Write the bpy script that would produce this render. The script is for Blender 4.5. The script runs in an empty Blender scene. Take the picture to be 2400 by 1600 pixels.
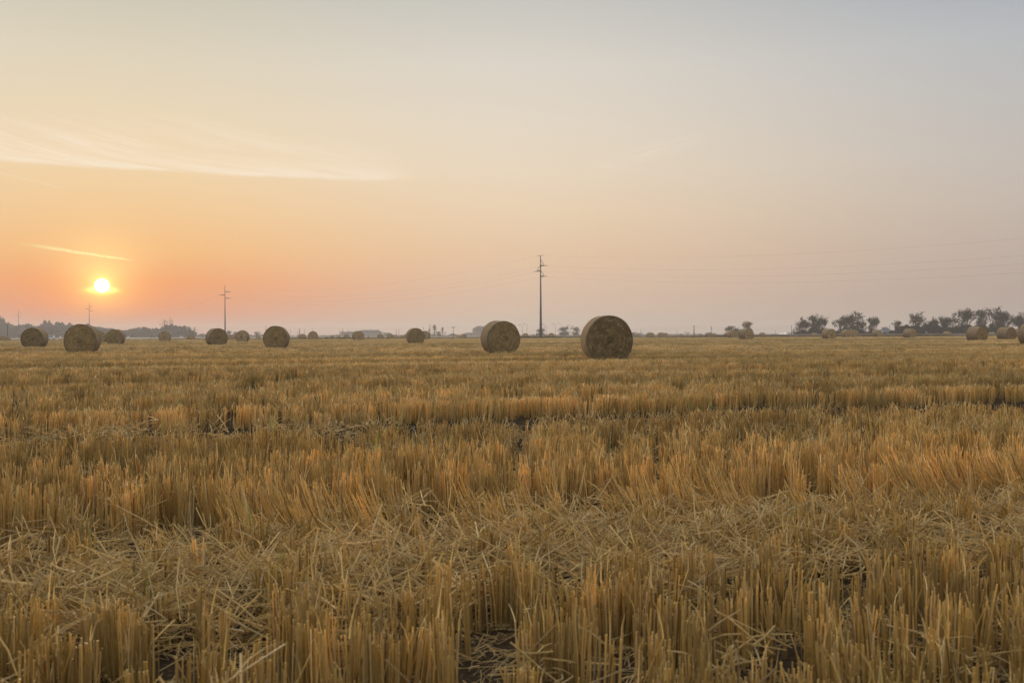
import bpy, bmesh, math, random
import numpy as np
from mathutils import Vector, Matrix, noise as mnoise

random.seed(7); rng = np.random.default_rng(11)
S = bpy.context.scene
COL = S.collection
R = math.radians
FPX = 2333.0            # focal length in photograph pixels (2400 wide)
EYE = 0.93

# ------------------------------------------------------------------ camera
cam_d = bpy.data.cameras.new('camera'); cam = bpy.data.objects.new('camera', cam_d); COL.objects.link(cam)
cam_d.sensor_width = 36; cam_d.lens = 36 * FPX / 2400
cam_d.clip_start = 0.05; cam_d.clip_end = 20000
CM = Matrix.Translation((0, 0, EYE)) @ Matrix.Rotation(R(90 - 0.42), 4, 'X') @ Matrix.Rotation(R(-0.215), 4, 'Z')
cam.matrix_world = CM
cam_d.dof.use_dof = True; cam_d.dof.focus_distance = 14; cam_d.dof.aperture_fstop = 7.0
S.camera = cam
S.view_settings.view_transform = 'Standard'; S.view_settings.look = 'None'
S.cycles.diffuse_bounces = 7; S.cycles.max_bounces = 12; S.cycles.transmission_bounces = 8
S.view_settings.exposure = 0; S.view_settings.gamma = 1

def ray(x, y):
    return (CM.to_3x3() @ Vector(((x - 1200) / FPX, (800 - y) / FPX, -1))).normalized()
def at(x, y, Y):
    d = ray(x, y); return Vector((0, 0, EYE)) + d * (Y / d.y)
def azel(x, y):
    d = ray(x, y); return math.degrees(math.atan2(d.x, d.y)), math.degrees(math.asin(d.z))
def lin(c):
    return tuple((v / 255 / 12.92 if v / 255 <= .04045 else ((v / 255 + .055) / 1.055) ** 2.4) for v in c)

# ------------------------------------------------------------------ sun
SUN_AZ, SUN_EL = azel(239, 669)
sd = bpy.data.lights.new('sun', 'SUN'); sun = bpy.data.objects.new('sun', sd); COL.objects.link(sun)
sd.energy = 2.3; sd.angle = R(0.6); sd.color = (1.0, .82, .62)
sdir = Vector((math.sin(R(SUN_AZ)) * math.cos(R(SUN_EL)), math.cos(R(SUN_AZ)) * math.cos(R(SUN_EL)), math.sin(R(SUN_EL))))
sun.rotation_euler = (-sdir).to_track_quat('-Z', 'Y').to_euler()

# ------------------------------------------------------------------ sky
W = bpy.data.worlds.new('World'); S.world = W; W.use_nodes = True
NT = W.node_tree; NT.nodes.clear()
class E:
    """tiny expression wrapper over math nodes"""
    nt = NT
    def __init__(s, sock): s.s = sock
    @staticmethod
    def op(o, *a):
        n = E.nt.nodes.new('ShaderNodeMath'); n.operation = o
        for i, v in enumerate(a):
            if isinstance(v, E): E.nt.links.new(v.s, n.inputs[i])
            else: n.inputs[i].default_value = v
        return E(n.outputs[0])
    def __add__(s, o): return E.op('ADD', s, o)
    __radd__ = __add__
    def __sub__(s, o): return E.op('SUBTRACT', s, o)
    def __rsub__(s, o): return E.op('SUBTRACT', o, s)
    def __mul__(s, o): return E.op('MULTIPLY', s, o)
    __rmul__ = __mul__
    def __truediv__(s, o): return E.op('DIVIDE', s, o)
    def __pow__(s, o): return E.op('POWER', s, o)
def sstep(x, a, b):
    n = E.nt.nodes.new('ShaderNodeMapRange'); n.interpolation_type = 'SMOOTHSTEP'
    E.nt.links.new(x.s, n.inputs['Value']); n.inputs['From Min'].default_value = a; n.inputs['From Max'].default_value = b
    return E(n.outputs['Result'])
def gauss(x, w): return E.op('EXPONENT', (x * x) * (-1 / (w * w)))
def ramp(fac, stops):
    n = E.nt.nodes.new('ShaderNodeValToRGB'); E.nt.links.new(fac.s, n.inputs[0])
    cr = n.color_ramp
    while len(cr.elements) < len(stops): cr.elements.new(0.5)
    for e, (p, c) in zip(cr.elements, sorted(stops)):
        e.position = p; e.color = (*c, 1)
    return n.outputs[0]
def mixc(f, a, b, mode='MIX'):
    n = E.nt.nodes.new('ShaderNodeMix'); n.data_type = 'RGBA'; n.blend_type = mode; n.clamp_factor = True
    for sck, v in ((n.inputs[0], f), (n.inputs[6], a), (n.inputs[7], b)):
        if isinstance(v, E): E.nt.links.new(v.s, sck)
        elif isinstance(v, bpy.types.NodeSocket): E.nt.links.new(v, sck)
        elif isinstance(v, (int, float)): sck.default_value = v
        else: sck.default_value = (*v, 1)
    return n.outputs[2]
def vec(x, y, z=0.0):
    n = E.nt.nodes.new('ShaderNodeCombineXYZ')
    for i, v in enumerate((x, y, z)):
        if isinstance(v, E): E.nt.links.new(v.s, n.inputs[i])
        else: n.inputs[i].default_value = v
    return n.outputs[0]
def noise(v, scale, detail=3, rough=.5, dist=0):
    n = E.nt.nodes.new('ShaderNodeTexNoise'); E.nt.links.new(v, n.inputs['Vector'])
    n.inputs['Scale'].default_value = scale; n.inputs['Detail'].default_value = detail
    n.inputs['Roughness'].default_value = rough; n.inputs['Distortion'].default_value = dist
    return E(n.outputs['Fac'])
tc = NT.nodes.new('ShaderNodeTexCoord'); sp = NT.nodes.new('ShaderNodeSeparateXYZ'); NT.links.new(tc.outputs['Generated'], sp.inputs[0])
dx, dy, dz = (E(sp.outputs[i]) for i in range(3))
DEG = 180 / math.pi
el = E.op('ARCSINE', E.op('MAXIMUM', E.op('MINIMUM', dz, 1.0), -1.0)) * DEG
az = E.op('ARCTAN2', dx, dy) * DEG
hor = E.op('MAXIMUM', E.op('SQRT', dx * dx + dy * dy), 1e-4)
ca = (dx * math.sin(R(SUN_AZ)) + dy * math.cos(R(SUN_AZ))) / hor
daz = E.op('ARCCOSINE', E.op('MAXIMUM', E.op('MINIMUM', ca, 1.0), -1.0)) * DEG
cg = dx * sdir.x + dy * sdir.y + dz * sdir.z
g = E.op('ARCCOSINE', E.op('MAXIMUM', E.op('MINIMUM', cg, 1.0), -1.0)) * DEG
fe = E.op('SQRT', E.op('MAXIMUM', el, 0.0) * (1 / 90))
def stops(d): return [(math.sqrt(e / 90), lin(c)) for e, c in d]
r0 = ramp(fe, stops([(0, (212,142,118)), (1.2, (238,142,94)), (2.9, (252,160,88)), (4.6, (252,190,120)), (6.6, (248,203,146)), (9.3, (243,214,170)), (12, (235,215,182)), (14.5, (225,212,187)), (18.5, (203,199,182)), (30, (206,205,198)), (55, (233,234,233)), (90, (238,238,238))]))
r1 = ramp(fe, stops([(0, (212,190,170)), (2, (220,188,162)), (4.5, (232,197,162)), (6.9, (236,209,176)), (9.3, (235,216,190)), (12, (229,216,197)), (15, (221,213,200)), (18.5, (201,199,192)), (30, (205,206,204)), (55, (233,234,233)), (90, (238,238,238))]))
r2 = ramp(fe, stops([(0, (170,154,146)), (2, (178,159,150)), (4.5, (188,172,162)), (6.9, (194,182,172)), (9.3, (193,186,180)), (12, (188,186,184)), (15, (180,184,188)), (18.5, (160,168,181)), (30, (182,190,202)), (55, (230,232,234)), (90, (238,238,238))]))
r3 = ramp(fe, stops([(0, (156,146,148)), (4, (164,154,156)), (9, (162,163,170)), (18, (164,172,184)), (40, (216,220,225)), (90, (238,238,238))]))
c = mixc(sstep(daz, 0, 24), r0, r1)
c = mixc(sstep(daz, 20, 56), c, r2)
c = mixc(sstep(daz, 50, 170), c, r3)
# broad faint unevenness of a thin veil
veil = noise(vec(az * .03, el * .12), 2.0, 4, .55)
c = mixc(.035, c, mixc(veil, (.35, .35, .35), (.9, .9, .9)), 'OVERLAY')
def seg(p, q):
    """coordinates along / across a segment given by two photo directions"""
    (a0, e0), (a1, e1) = azel(*p), azel(*q)
    L = math.hypot(a1 - a0, e1 - e0); ux, uy = (a1 - a0) / L, (e1 - e0) / L
    s = (az - a0) * (ux / L) + (el - e0) * (uy / L)
    t = (el - e0) * ux - (az - a0) * uy
    return s, t
# long cirrus bank, crisp underside, feathered top
s, t = seg((0, 378), (960, 424))
wob = noise(vec(s * 3.0, 0.3), 2.0, 3) * .5 - .25
t1 = t + wob
fil = noise(vec(s * 2.2 + t * .5, t * 1.6 + s * 3.2), 2.3, 5, .6, .6)
body = sstep(t1, -.10, .18) * E.op('EXPONENT', E.op('MAXIMUM', t1, 0.0) * -1.35) * sstep(s, 1.06, .85) * sstep(s, -1.2, -.2)
cir = body * sstep(fil, .16, .60)
fil2 = noise(vec(s * 1.4, t * 1.0 + s * 5.0, 3.1), 2.2, 5, .6, .8)
cir2 = sstep(t1, .1, .6) * gauss(t1 - 1.1, 1.1) * sstep(s, .75, .05) * sstep(s, -1.0, -.1) * sstep(fil2, .42, .75)
s3, t3 = seg((180, 262), (900, 385))
fil3 = noise(vec(s3 * 1.5, t3 * 1.1 + s3), 2.5, 4, .55, .3)
cir3 = gauss(t3 - .2, .55) * sstep(s3, -.1, .4) * sstep(s3, 1.1, .6) * sstep(fil3, .25, .7)
s4, t4 = seg((1380, 400), (1660, 315))
fil4 = noise(vec(s4 * 1.2, t4 * 3.0), 2.5, 4, .55, .2)
cir4 = gauss(t4, .45) * sstep(s4, -.2, .3) * sstep(s4, 1.2, .6) * sstep(fil4, .35, .7)
ctot = E.op('MINIMUM', cir * .82 + cir2 * .5 + cir3 * .26 + cir4 * .20, 1.0)
c = mixc(ctot, c, lin((255, 240, 220)))
# contrails
s5, t5 = seg((22, 566), (322, 612))
wob5 = noise(vec(s5 * 9.0, .7), 2.0, 3) * .10 - .05
puff = noise(vec(s5 * 40.0, t5 * 4.0), 1.0, 3)
tr = gauss((t5 + wob5) / (E.op('MAXIMUM', 1.25 - s5, 0.15) * .075 + .011), 1.0) * sstep(s5, 0, .45) * sstep(s5, 1.0, .86) * sstep(puff, .15, .55)
c = mixc(tr * .9, c, lin((255, 242, 170)))
s6, t6 = seg((-60, 390), (172, 447))
tr2 = gauss(t6, .045) * sstep(s6, -.2, .2) * sstep(s6, 1.0, .8)
c = mixc(tr2 * .22, c, lin((255, 236, 205)))
# glow of the sun through the haze layer and the disc with its cloud sliver
def addc(base, f, col):
    n = E.nt.nodes.new('ShaderNodeVectorMath'); n.operation = 'MULTIPLY_ADD'
    E.nt.links.new(vec(f, f, f), n.inputs[0]); n.inputs[1].default_value = col; E.nt.links.new(base, n.inputs[2])
    return n.outputs[0]
saz = az - SUN_AZ; sel = el - SUN_EL
c = addc(c, E.op('EXPONENT', g * -1.1), (.55, .42, .10))
c = addc(c, gauss(saz, 2.2) * gauss(sel - 1.2, 1.6), (.10, .10, .045))
c = addc(c, gauss(saz, 3.6) * gauss(sel + .9, 1.0), (.16, .0, -.06))
c = addc(c, E.op('EXPONENT', g * -3.6), (1.6, 1.25, .25))
c = addc(c, gauss(saz, .55) * gauss(sel + .23, .12), (3.0, 2.0, .5))
c = addc(c, gauss(saz, .8) * gauss(sel + .36, .12), (.4, .22, .0))
c = addc(c, gauss(g, 1.5), (.16, .12, .02))
c = addc(c, sstep(g, .38, .33), (9, 7.5, 5))
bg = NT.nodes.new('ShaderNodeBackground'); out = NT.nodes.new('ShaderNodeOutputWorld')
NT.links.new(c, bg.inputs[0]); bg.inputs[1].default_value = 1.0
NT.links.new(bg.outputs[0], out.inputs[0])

# ------------------------------------------------------------------ helpers
def tag(o, label=None, cat=None, group=None, kind=None):
    if label: o['label'] = label
    if cat: o['category'] = cat
    if group: o['group'] = group
    if kind: o['kind'] = kind
    return o
def link(o, parent=None):
    COL.objects.link(o)
    if parent is not None: o.parent = parent
    return o
def empty(name, loc, rz=0):
    o = bpy.data.objects.new(name, None); o.location = loc; o.rotation_euler = (0, 0, rz); o.empty_display_size = .2
    return link(o)
class MB:
    def __init__(s): s.v = []; s.f = []; s.c = []
    def add(s, vs, fs, col=None):
        b = len(s.v); s.v += [tuple(v) for v in vs]; s.f += [tuple(i + b for i in f) for f in fs]
        if col is not None:
            if isinstance(col, list): s.c += col
            else: s.c += [col] * len(vs)
        return s
    def box(s, x0, x1, y0, y1, z0, z1, col=None):
        return s.add([(x, y, z) for z in (z0, z1) for y in (y0, y1) for x in (x0, x1)],
                     [(0, 2, 3, 1), (4, 5, 7, 6), (0, 1, 5, 4), (2, 6, 7, 3), (0, 4, 6, 2), (1, 3, 7, 5)], col)
    def tube(s, pts, rad, n=6, cap=True, col=None):
        pts = [Vector(p) for p in pts]
        if not isinstance(rad, (list, tuple)): rad = [rad] * len(pts)
        vs = []; cs = []
        for i, p in enumerate(pts):
            d = (pts[min(i + 1, len(pts) - 1)] - pts[max(i - 1, 0)]).normalized()
            a = d.orthogonal().normalized() if abs(d.z) < .95 else Vector((1, 0, 0)) - d * d.x
            a.normalize(); b = d.cross(a)
            for k in range(n):
                t = 2 * math.pi * k / n; vs.append(p + (a * math.cos(t) + b * math.sin(t)) * rad[i])
            if isinstance(col, list): cs += [col[i]] * n
        fs = [(i * n + k, i * n + (k + 1) % n, (i + 1) * n + (k + 1) % n, (i + 1) * n + k) for i in range(len(pts) - 1) for k in range(n)]
        if cap: fs += [tuple(range(n - 1, -1, -1)), tuple(range((len(pts) - 1) * n, len(pts) * n))]
        return s.add(vs, fs, cs if isinstance(col, list) else col)
    def mesh(s, name, mat=None, smooth=False):
        m = bpy.data.meshes.new(name); m.from_pydata(s.v, [], s.f); m.validate(clean_customdata=False)
        if s.c:
            a = m.attributes.new('Col', 'FLOAT_COLOR', 'POINT')
            arr = np.ones((len(s.v), 4), 'f'); arr[:, :3] = np.array(s.c, 'f')[:, :3]; a.data.foreach_set('color', arr.ravel())
        if mat: m.materials.append(mat)
        if smooth: m.polygons.foreach_set('use_smooth', [True] * len(m.polygons))
        return m
    def build(s, name, mat, parent=None, smooth=False, loc=None):
        o = bpy.data.objects.new(name, s.mesh(name, mat, smooth)); link(o, parent)
        if loc is not None: o.location = loc
        return o
def new_mat(name):
    m = bpy.data.materials.new(name); m.use_nodes = True
    E.nt = m.node_tree; b = m.node_tree.nodes['Principled BSDF']
    b.inputs['Specular IOR Level'].default_value = .12
    return m, b
def plain(name, col, rough=.7, var=.15, scale=3.0, metallic=0):
    m, b = new_mat(name); nt = m.node_tree
    t = nt.nodes.new('ShaderNodeTexCoord')
    n = noise(t.outputs['Object'], scale, 5, .6)
    cc = mixc(n, tuple(v * (1 - var) for v in col), tuple(v * (1 + var) for v in col))
    nt.links.new(cc, b.inputs['Base Color']); b.inputs['Roughness'].default_value = rough; b.inputs['Metallic'].default_value = metallic
    return m

# ------------------------------------------------------------------ materials
def straw_material(name, gain=1.62, trans=.32):
    m, b = new_mat(name); nt = m.node_tree
    a = nt.nodes.new('ShaderNodeAttribute'); a.attribute_name = 'Col'
    oi = nt.nodes.new('ShaderNodeObjectInfo')
    r = E(oi.outputs['Random'])
    cc = mixc(1.0, a.outputs['Color'], mixc(r, (.72 * gain, .70 * gain, .66 * gain), (1.22 * gain, 1.2 * gain, 1.15 * gain)), 'MULTIPLY')
    geo = nt.nodes.new('ShaderNodeTexCoord')
    n = noise(geo.outputs['Object'], 60, 3)
    cc = mixc(.5, cc, mixc(n, (.6, .57, .53), (1.4, 1.4, 1.4)), 'MULTIPLY')
    gp = nt.nodes.new('ShaderNodeNewGeometry'); mp = nt.nodes.new('ShaderNodeMapping'); nt.links.new(gp.outputs['Position'], mp.inputs[0])
    mp.inputs['Rotation'].default_value = (0, 0, R(-20)); mp2 = nt.nodes.new('ShaderNodeMapping'); nt.links.new(mp.outputs[0], mp2.inputs[0]); mp2.inputs['Scale'].default_value = (.02, .16, 0)
    bn = noise(mp2.outputs[0], 1.0, 8, .72)
    cc = mixc(1.0, cc, mixc(sstep(bn, .36, .62), (.66, .64, .56), (1.22, 1.22, 1.2)), 'MULTIPLY')
    mp3 = nt.nodes.new('ShaderNodeMapping'); nt.links.new(mp.outputs[0], mp3.inputs[0]); mp3.inputs['Scale'].default_value = (.03, .75, 0)
    cc = mixc(1.0, cc, mixc(sstep(noise(mp3.outputs[0], 1.0, 3, .6), .34, .46), (.66, .62, .55), (1.04, 1.04, 1.04)), 'MULTIPLY')
    nt.links.new(cc, b.inputs['Base Color']); b.inputs['Roughness'].default_value = .5; b.inputs['Specular IOR Level'].default_value = .12
    tr = nt.nodes.new('ShaderNodeBsdfTranslucent'); nt.links.new(mixc(.6, cc, (.62, .52, .34)), tr.inputs[0])
    mx = nt.nodes.new('ShaderNodeMixShader'); mx.inputs[0].default_value = trans
    nt.links.new(b.outputs[0], mx.inputs[1]); nt.links.new(tr.outputs[0], mx.inputs[2])
    nt.links.new(mx.outputs[0], nt.nodes['Material Output'].inputs[0])
    return m
M_straw = straw_material('straw')
M_leaf = straw_material('leaf', 1.15, .35)

def soil_material():
    m, b = new_mat('soil'); nt = m.node_tree
    g_ = nt.nodes.new('ShaderNodeNewGeometry'); pos = g_.outputs['Position']
    n1 = noise(pos, 9, 6, .65); n2 = noise(pos, .15, 4); n3 = noise(pos, 60, 3)
    near = mixc(n1, (.012, .008, .005), (.045, .030, .017))
    near = mixc(sstep(n3, .52, .70), near, (.14, .095, .05))
    nt.links.new(mixc(n2, near, (.075, .056, .036)), b.inputs['Base Color']); b.inputs['Roughness'].default_value = .95; b.inputs['Specular IOR Level'].default_value = 0
    bp = nt.nodes.new('ShaderNodeBump'); bp.inputs['Distance'].default_value = .03; nt.links.new(n1.s, bp.inputs['Height']); nt.links.new(bp.outputs[0], b.inputs['Normal'])
    return m
def far_ground_material():
    m, b = new_mat('far_stubble'); nt = m.node_tree
    g_ = nt.nodes.new('ShaderNodeNewGeometry'); pos = g_.outputs['Position']
    mp = nt.nodes.new('ShaderNodeMapping'); nt.links.new(pos, mp.inputs[0]); mp.inputs['Scale'].default_value = (.15, 1, 1); mp.inputs['Rotation'].default_value = (0, 0, R(-20))
    n1 = noise(mp.outputs[0], .06, 5, .6); n2 = noise(pos, .004, 3)
    a = mixc(n1, (.10, .075, .042), (.17, .125, .07))
    nt.links.new(mixc(sstep(n2, .45, .6), a, (.13, .11, .06)), b.inputs['Base Color']); b.inputs['Roughness'].default_value = .95
    return m
M_soil = soil_material(); M_far = far_ground_material()

def polar_straw(name, base, dark, light):
    """cut end of a rolled bale: packed stems following the spiral"""
    m, b = new_mat(name); nt = m.node_tree
    t = nt.nodes.new('ShaderNodeTexCoord'); s_ = nt.nodes.new('ShaderNodeSeparateXYZ'); nt.links.new(t.outputs['Object'], s_.inputs[0])
    oi = nt.nodes.new('ShaderNodeObjectInfo')
    x, z = E(s_.outputs[0]), E(s_.outputs[2]) - .71
    r = E.op('SQRT', x * x + z * z); th = E.op('ARCTAN2', z, x)
    off = E(oi.outputs['Random']) * 40
    w = noise(t.outputs['Object'], 5, 4, .6)
    sp_ = noise(vec(r * 30 + w * 5, th * 2.2, off), 1.6, 6, .7)
    bl = noise(vec(x * 4 + off, z * 4, off), 1.5, 4, .6)
    sc = noise(t.outputs['Object'], 26, 5, .75)
    cc = mixc(sstep(sp_, .33, .66), dark, base)
    cc = mixc(sstep(sc, .52, .72) * .8, cc, light)
    cc = mixc(sstep(bl, .42, .62) * .6, cc, tuple(v * .7 for v in dark)); cc = mixc(sstep(noise(vec(r * 14, th * .7, off), 1.3, 3, .6), .5, .68) * .45, cc, light)
    nt.links.new(cc, b.inputs['Base Color']); b.inputs['Roughness'].default_value = 1; b.inputs['Specular IOR Level'].default_value = 0
    bp = nt.nodes.new('ShaderNodeBump'); bp.inputs['Distance'].default_value = .05; bp.inputs['Strength'].default_value = 1
    nt.links.new((sp_ + sc).s, bp.inputs['Height']); nt.links.new(bp.outputs[0], b.inputs['Normal'])
    return m
M_face = polar_straw('bale_end_straw', (.72, .51, .27), (.36, .245, .125), (.85, .66, .38))
def net_material():
    m, b = new_mat('net_wrapped_straw'); nt = m.node_tree
    t = nt.nodes.new('ShaderNodeTexCoord'); s_ = nt.nodes.new('ShaderNodeSeparateXYZ'); nt.links.new(t.outputs['Object'], s_.inputs[0])
    oi = nt.nodes.new('ShaderNodeObjectInfo'); rnd = E(oi.outputs['Random'])
    x, y, z = E(s_.outputs[0]), E(s_.outputs[1]), E(s_.outputs[2]) - .71
    th = E.op('ARCTAN2', z, x)
    st = noise(vec(th * 4.0, y * 12, rnd * 9), 1.8, 6, .75)
    sc = noise(t.outputs['Object'], 22, 3, .7); bl = noise(vec(x * 2, y * 2, z * 2), 1.4, 3)
    cc = mixc(st, (.27, .185, .105), (.52, .38, .23))
    cc = mixc(sstep(sc, .53, .62) * .75, cc, (.10, .065, .03))
    cc = mixc(sstep(bl, .4, .7) * .5, cc, (.36, .27, .17))
    nt.links.new(cc, b.inputs['Base Color']); b.inputs['Roughness'].default_value = 1; b.inputs['Specular IOR Level'].default_value = 0
    bp = nt.nodes.new('ShaderNodeBump'); bp.inputs['Distance'].default_value = .02; nt.links.new((sc + st).s, bp.inputs['Height']); nt.links.new(bp.outputs[0], b.inputs['Normal'])
    return m
M_net = net_material()
M_edge = plain('net_edge', (.27, .22, .145), 1, .5, 10)
M_steel = plain('galvanised_steel', (.12, .14, .18), .55, .15, 1.5, .0)
M_dark = plain('dark_steel', (.07, .07, .075), .6)
M_wood = plain('weathered_wood', (.16, .12, .085), .85, .3)
M_tan = plain('pale_concrete', (.40, .34, .25), .8)
M_wall = plain('pale_render', (.42, .38, .33), .85, .12, .4)
M_wall2 = plain('ochre_render', (.36, .27, .19), .85, .15, .4)
M_roof = plain('grey_tiles', (.12, .10, .11), .8, .2, .6)
M_roof2 = plain('brown_tiles', (.16, .10, .085), .8, .2, .6)
M_glass = plain('window_glass', (.03, .035, .045), .15)
M_white = plain('white_paint', (.75, .75, .75), .5, .05)
M_tank = plain('blue_grey_tank', (.22, .27, .30), .5, .1)
M_red = plain('red_paint', (.35, .06, .05), .5)
M_bark = plain('bark', (.07, .055, .045), .9, .3, 4)
M_wire = plain('wire', (.05, .05, .05), .6)
M_rubber = plain('rubber', (.02, .02, .02), .8)

# ------------------------------------------------------------------ ground
TH = R(20)                           # direction of the harvester passes
def edge_y(X): return 181 + .19 * X  # far edge of the stubble field
def drop(X, Y):
    d = Y - edge_y(X)
    return -.62 * min(max((d - .6) / 3.0, 0), 1) * 1.0 if d > 0 else 0.0
M_bank = plain('bank_earth', (.085, .066, .042), .95, .35, .4)
def build_ground():
    xs = np.concatenate([np.linspace(-2400, -260, 20), np.linspace(-220, 220, 45), np.linspace(260, 2400, 20)])
    def sheet(name, ds, mat, zfun):
        mb = MB(); n = len(xs)
        for d in ds:
            for X in xs:
                Y = (edge_y(min(max(X, -420), 420)) + d) if d > -150 else -60
                mb.v.append((X, Y, zfun(X, Y, d)))
        for j in range(len(ds) - 1):
            for i in range(n - 1): mb.f.append((j * n + i, j * n + i + 1, (j + 1) * n + i + 1, (j + 1) * n + i))
        return tag(mb.build(name, mat, smooth=True), kind='structure')
    sheet('field_ground', [-300, -149, -60, -30, -10, -2, .6], M_soil, lambda X, Y, d: 0.0)
    sheet('field_bank', [.6, 1.2, 1.8, 2.6, 3.6, 5.2], M_bank, lambda X, Y, d: {.6: 0, 1.2: .27, 1.8: .33, 2.6: .27, 3.6: -.2, 5.2: -.615}[d] + (.05 * mnoise.noise(Vector((X * .25, d, 0))) if 1 < d < 5 else 0))
    sheet('far_ground', [5.2, 8, 30, 80, 200, 500, 1000, 2250], M_far,
          lambda X, Y, d: -.62)
    # low earth embankment beyond the right half of the field
    mb = MB(); n = 0
    for i in range(61):
        t = i / 60; X = 25 + t * 560; Y = 330 + t * 60
        h = .62 + .10 * mnoise.noise(Vector((X * .02, 3, 0))) - (1 - min(t * 8, 1)) * .9
        for (o, z) in ((-4, -.62), (-1.2, h - .15), (0, h), (1.5, h), (5, -.62)): mb.v.append((X, Y + o, z))
    for i in range(60):
        for k in range(4): mb.f.append((i * 5 + k, (i + 1) * 5 + k, (i + 1) * 5 + k + 1, i * 5 + k + 1))
    tag(mb.build('embankment', plain('embankment_earth', (.17, .125, .085), .95, .35, .4)), kind='structure')
build_ground()

# ------------------------------------------------------------------ stubble
def scol():
    r = random.random()
    if r < .58: c = (.56, .395, .14)
    elif r < .78: c = (.46, .335, .165)
    elif r < .86: c = (.47, .31, .10)
    elif r < .92: c = (.22, .135, .06)
    else: c = (.60, .49, .27)
    k = random.uniform(.72, 1.15)
    return tuple(v * k for v in c)
def stalk(mb, bx, by, h, lean, dirn, rad, sides=5, curve=0., segs=2, col=None, z0=0.0, start=0.0):
    """one cut stem; lean at its top in radians, curve adds bend from the root"""
    col = col or scol(); pts = []; rr = []; cc = []
    p = Vector((bx, by, z0)); nseg = segs
    for i in range(nseg + 1):
        t = i / nseg
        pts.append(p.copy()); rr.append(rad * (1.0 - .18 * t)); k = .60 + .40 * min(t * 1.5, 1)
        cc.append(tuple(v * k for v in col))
        a = start + (lean - start) * (t + .5 / nseg) if curve == 0 else start + (lean - start) * ((t + .5 / nseg) ** curve)
        p = p + Vector((math.sin(a) * math.cos(dirn), math.sin(a) * math.sin(dirn), math.cos(a))) * (h / nseg)
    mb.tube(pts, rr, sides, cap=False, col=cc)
    # pale cut top
    n = sides; b = len(mb.v) - n; tip = tuple(min(v * 1.5 + .04, .75) for v in col)
    top = [Vector(v) for v in mb.v[b:b + n]]; mid = sum(top, Vector()) / n
    mb.add(top + [mid], [(i, (i + 1) % n, n) for i in range(n)], tip)
    return pts
def blade(mb, p0, L, d, a0, a1, w, col, segs=3):
    """thin leaf ribbon starting at p0, angle from vertical a0 to a1"""
    p = Vector(p0); side = Vector((-math.sin(d), math.cos(d), 0)); vs = []; 
    for i in range(segs + 1):
        t = i / segs; ww = w * (1 - t * .85)
        vs += [p - side * ww, p + side * ww]
        a = a0 + (a1 - a0) * t; p = p + Vector((math.sin(a) * math.cos(d), math.sin(a) * math.sin(d), math.cos(a))) * (L / segs)
    mb.add(vs, [(2 * i, 2 * i + 1, 2 * i + 3, 2 * i + 2) for i in range(segs)], col)
PROT = bpy.data.collections.new('stubble_sources')       # never linked to the scene, only instanced
def proto_coll(name, meshes):
    c_ = bpy.data.collections.new(name)
    for i, m in enumerate(meshes):
        o = bpy.data.objects.new('%s_%02d' % (name, i), m); c_.objects.link(o)
    return c_
def tuft_upright(n, rad, hm, sr=(.0024, .0042), sides=5, leafy=True, wild=.12, chaff=0):
    mb = MB()
    for q in range(chaff):      # pale broken bits and dry leaf ends caught on top of the stubble
        a = random.random() * 6.28; r = rad * 1.1 * math.sqrt(random.random()); k = random.uniform(.75, 1.15)
        blade(mb, (r * math.cos(a), r * math.sin(a), hm * random.uniform(.72, 1.04)), random.uniform(.05, .13), random.random() * 6.28, random.uniform(.3, 1.5), random.uniform(.9, 2.2), sr[0] * random.uniform(1.1, 2.2), (.62 * k, .48 * k, .24 * k), 2)
    k = 0
    while k < n:
        # tight bundles of a few stems
        a = random.random() * 6.28; r = rad * math.sqrt(random.random()); cx, cy = r * math.cos(a), r * math.sin(a)
        bh = hm * random.uniform(.86, 1.08); ld = random.random() * 6.28; ln = abs(random.gauss(0, .06))
        for j in range(random.randint(2, 5)):
            if random.random() < wild: l2, d2 = random.uniform(.15, .6), random.random() * 6.28
            else: l2, d2 = ln + random.uniform(0, .05), ld + random.uniform(-.6, .6)
            h = bh * random.uniform(.88, 1.05) * (random.uniform(.4, .9) if random.random() < .15 else 1)
            x, y = cx + random.gauss(0, .008), cy + random.gauss(0, .008)
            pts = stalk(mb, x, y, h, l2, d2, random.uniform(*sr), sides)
            if leafy and random.random() < .13:
                q = pts[1] if random.random() < .6 else pts[-1]
                blade(mb, q, random.uniform(.05, .14), random.random() * 6.28, .2, random.uniform(.5, 1.8), random.uniform(.0012, .0028), scol(), 3)
            k += 1
    return mb.mesh('tuft', M_straw)
def tuft_bent(n, rad, hm, lean, st, sr=(.0016, .0028)):
    mb = MB()
    for k in range(n):
        a = random.random() * 6.28; r = rad * math.sqrt(random.random())
        l = lean * random.uniform(.65, 1.25)
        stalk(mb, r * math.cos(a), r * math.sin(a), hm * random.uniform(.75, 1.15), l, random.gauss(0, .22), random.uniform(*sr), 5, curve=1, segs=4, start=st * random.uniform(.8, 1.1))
    return mb.mesh('tuft_bent', M_straw)
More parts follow.
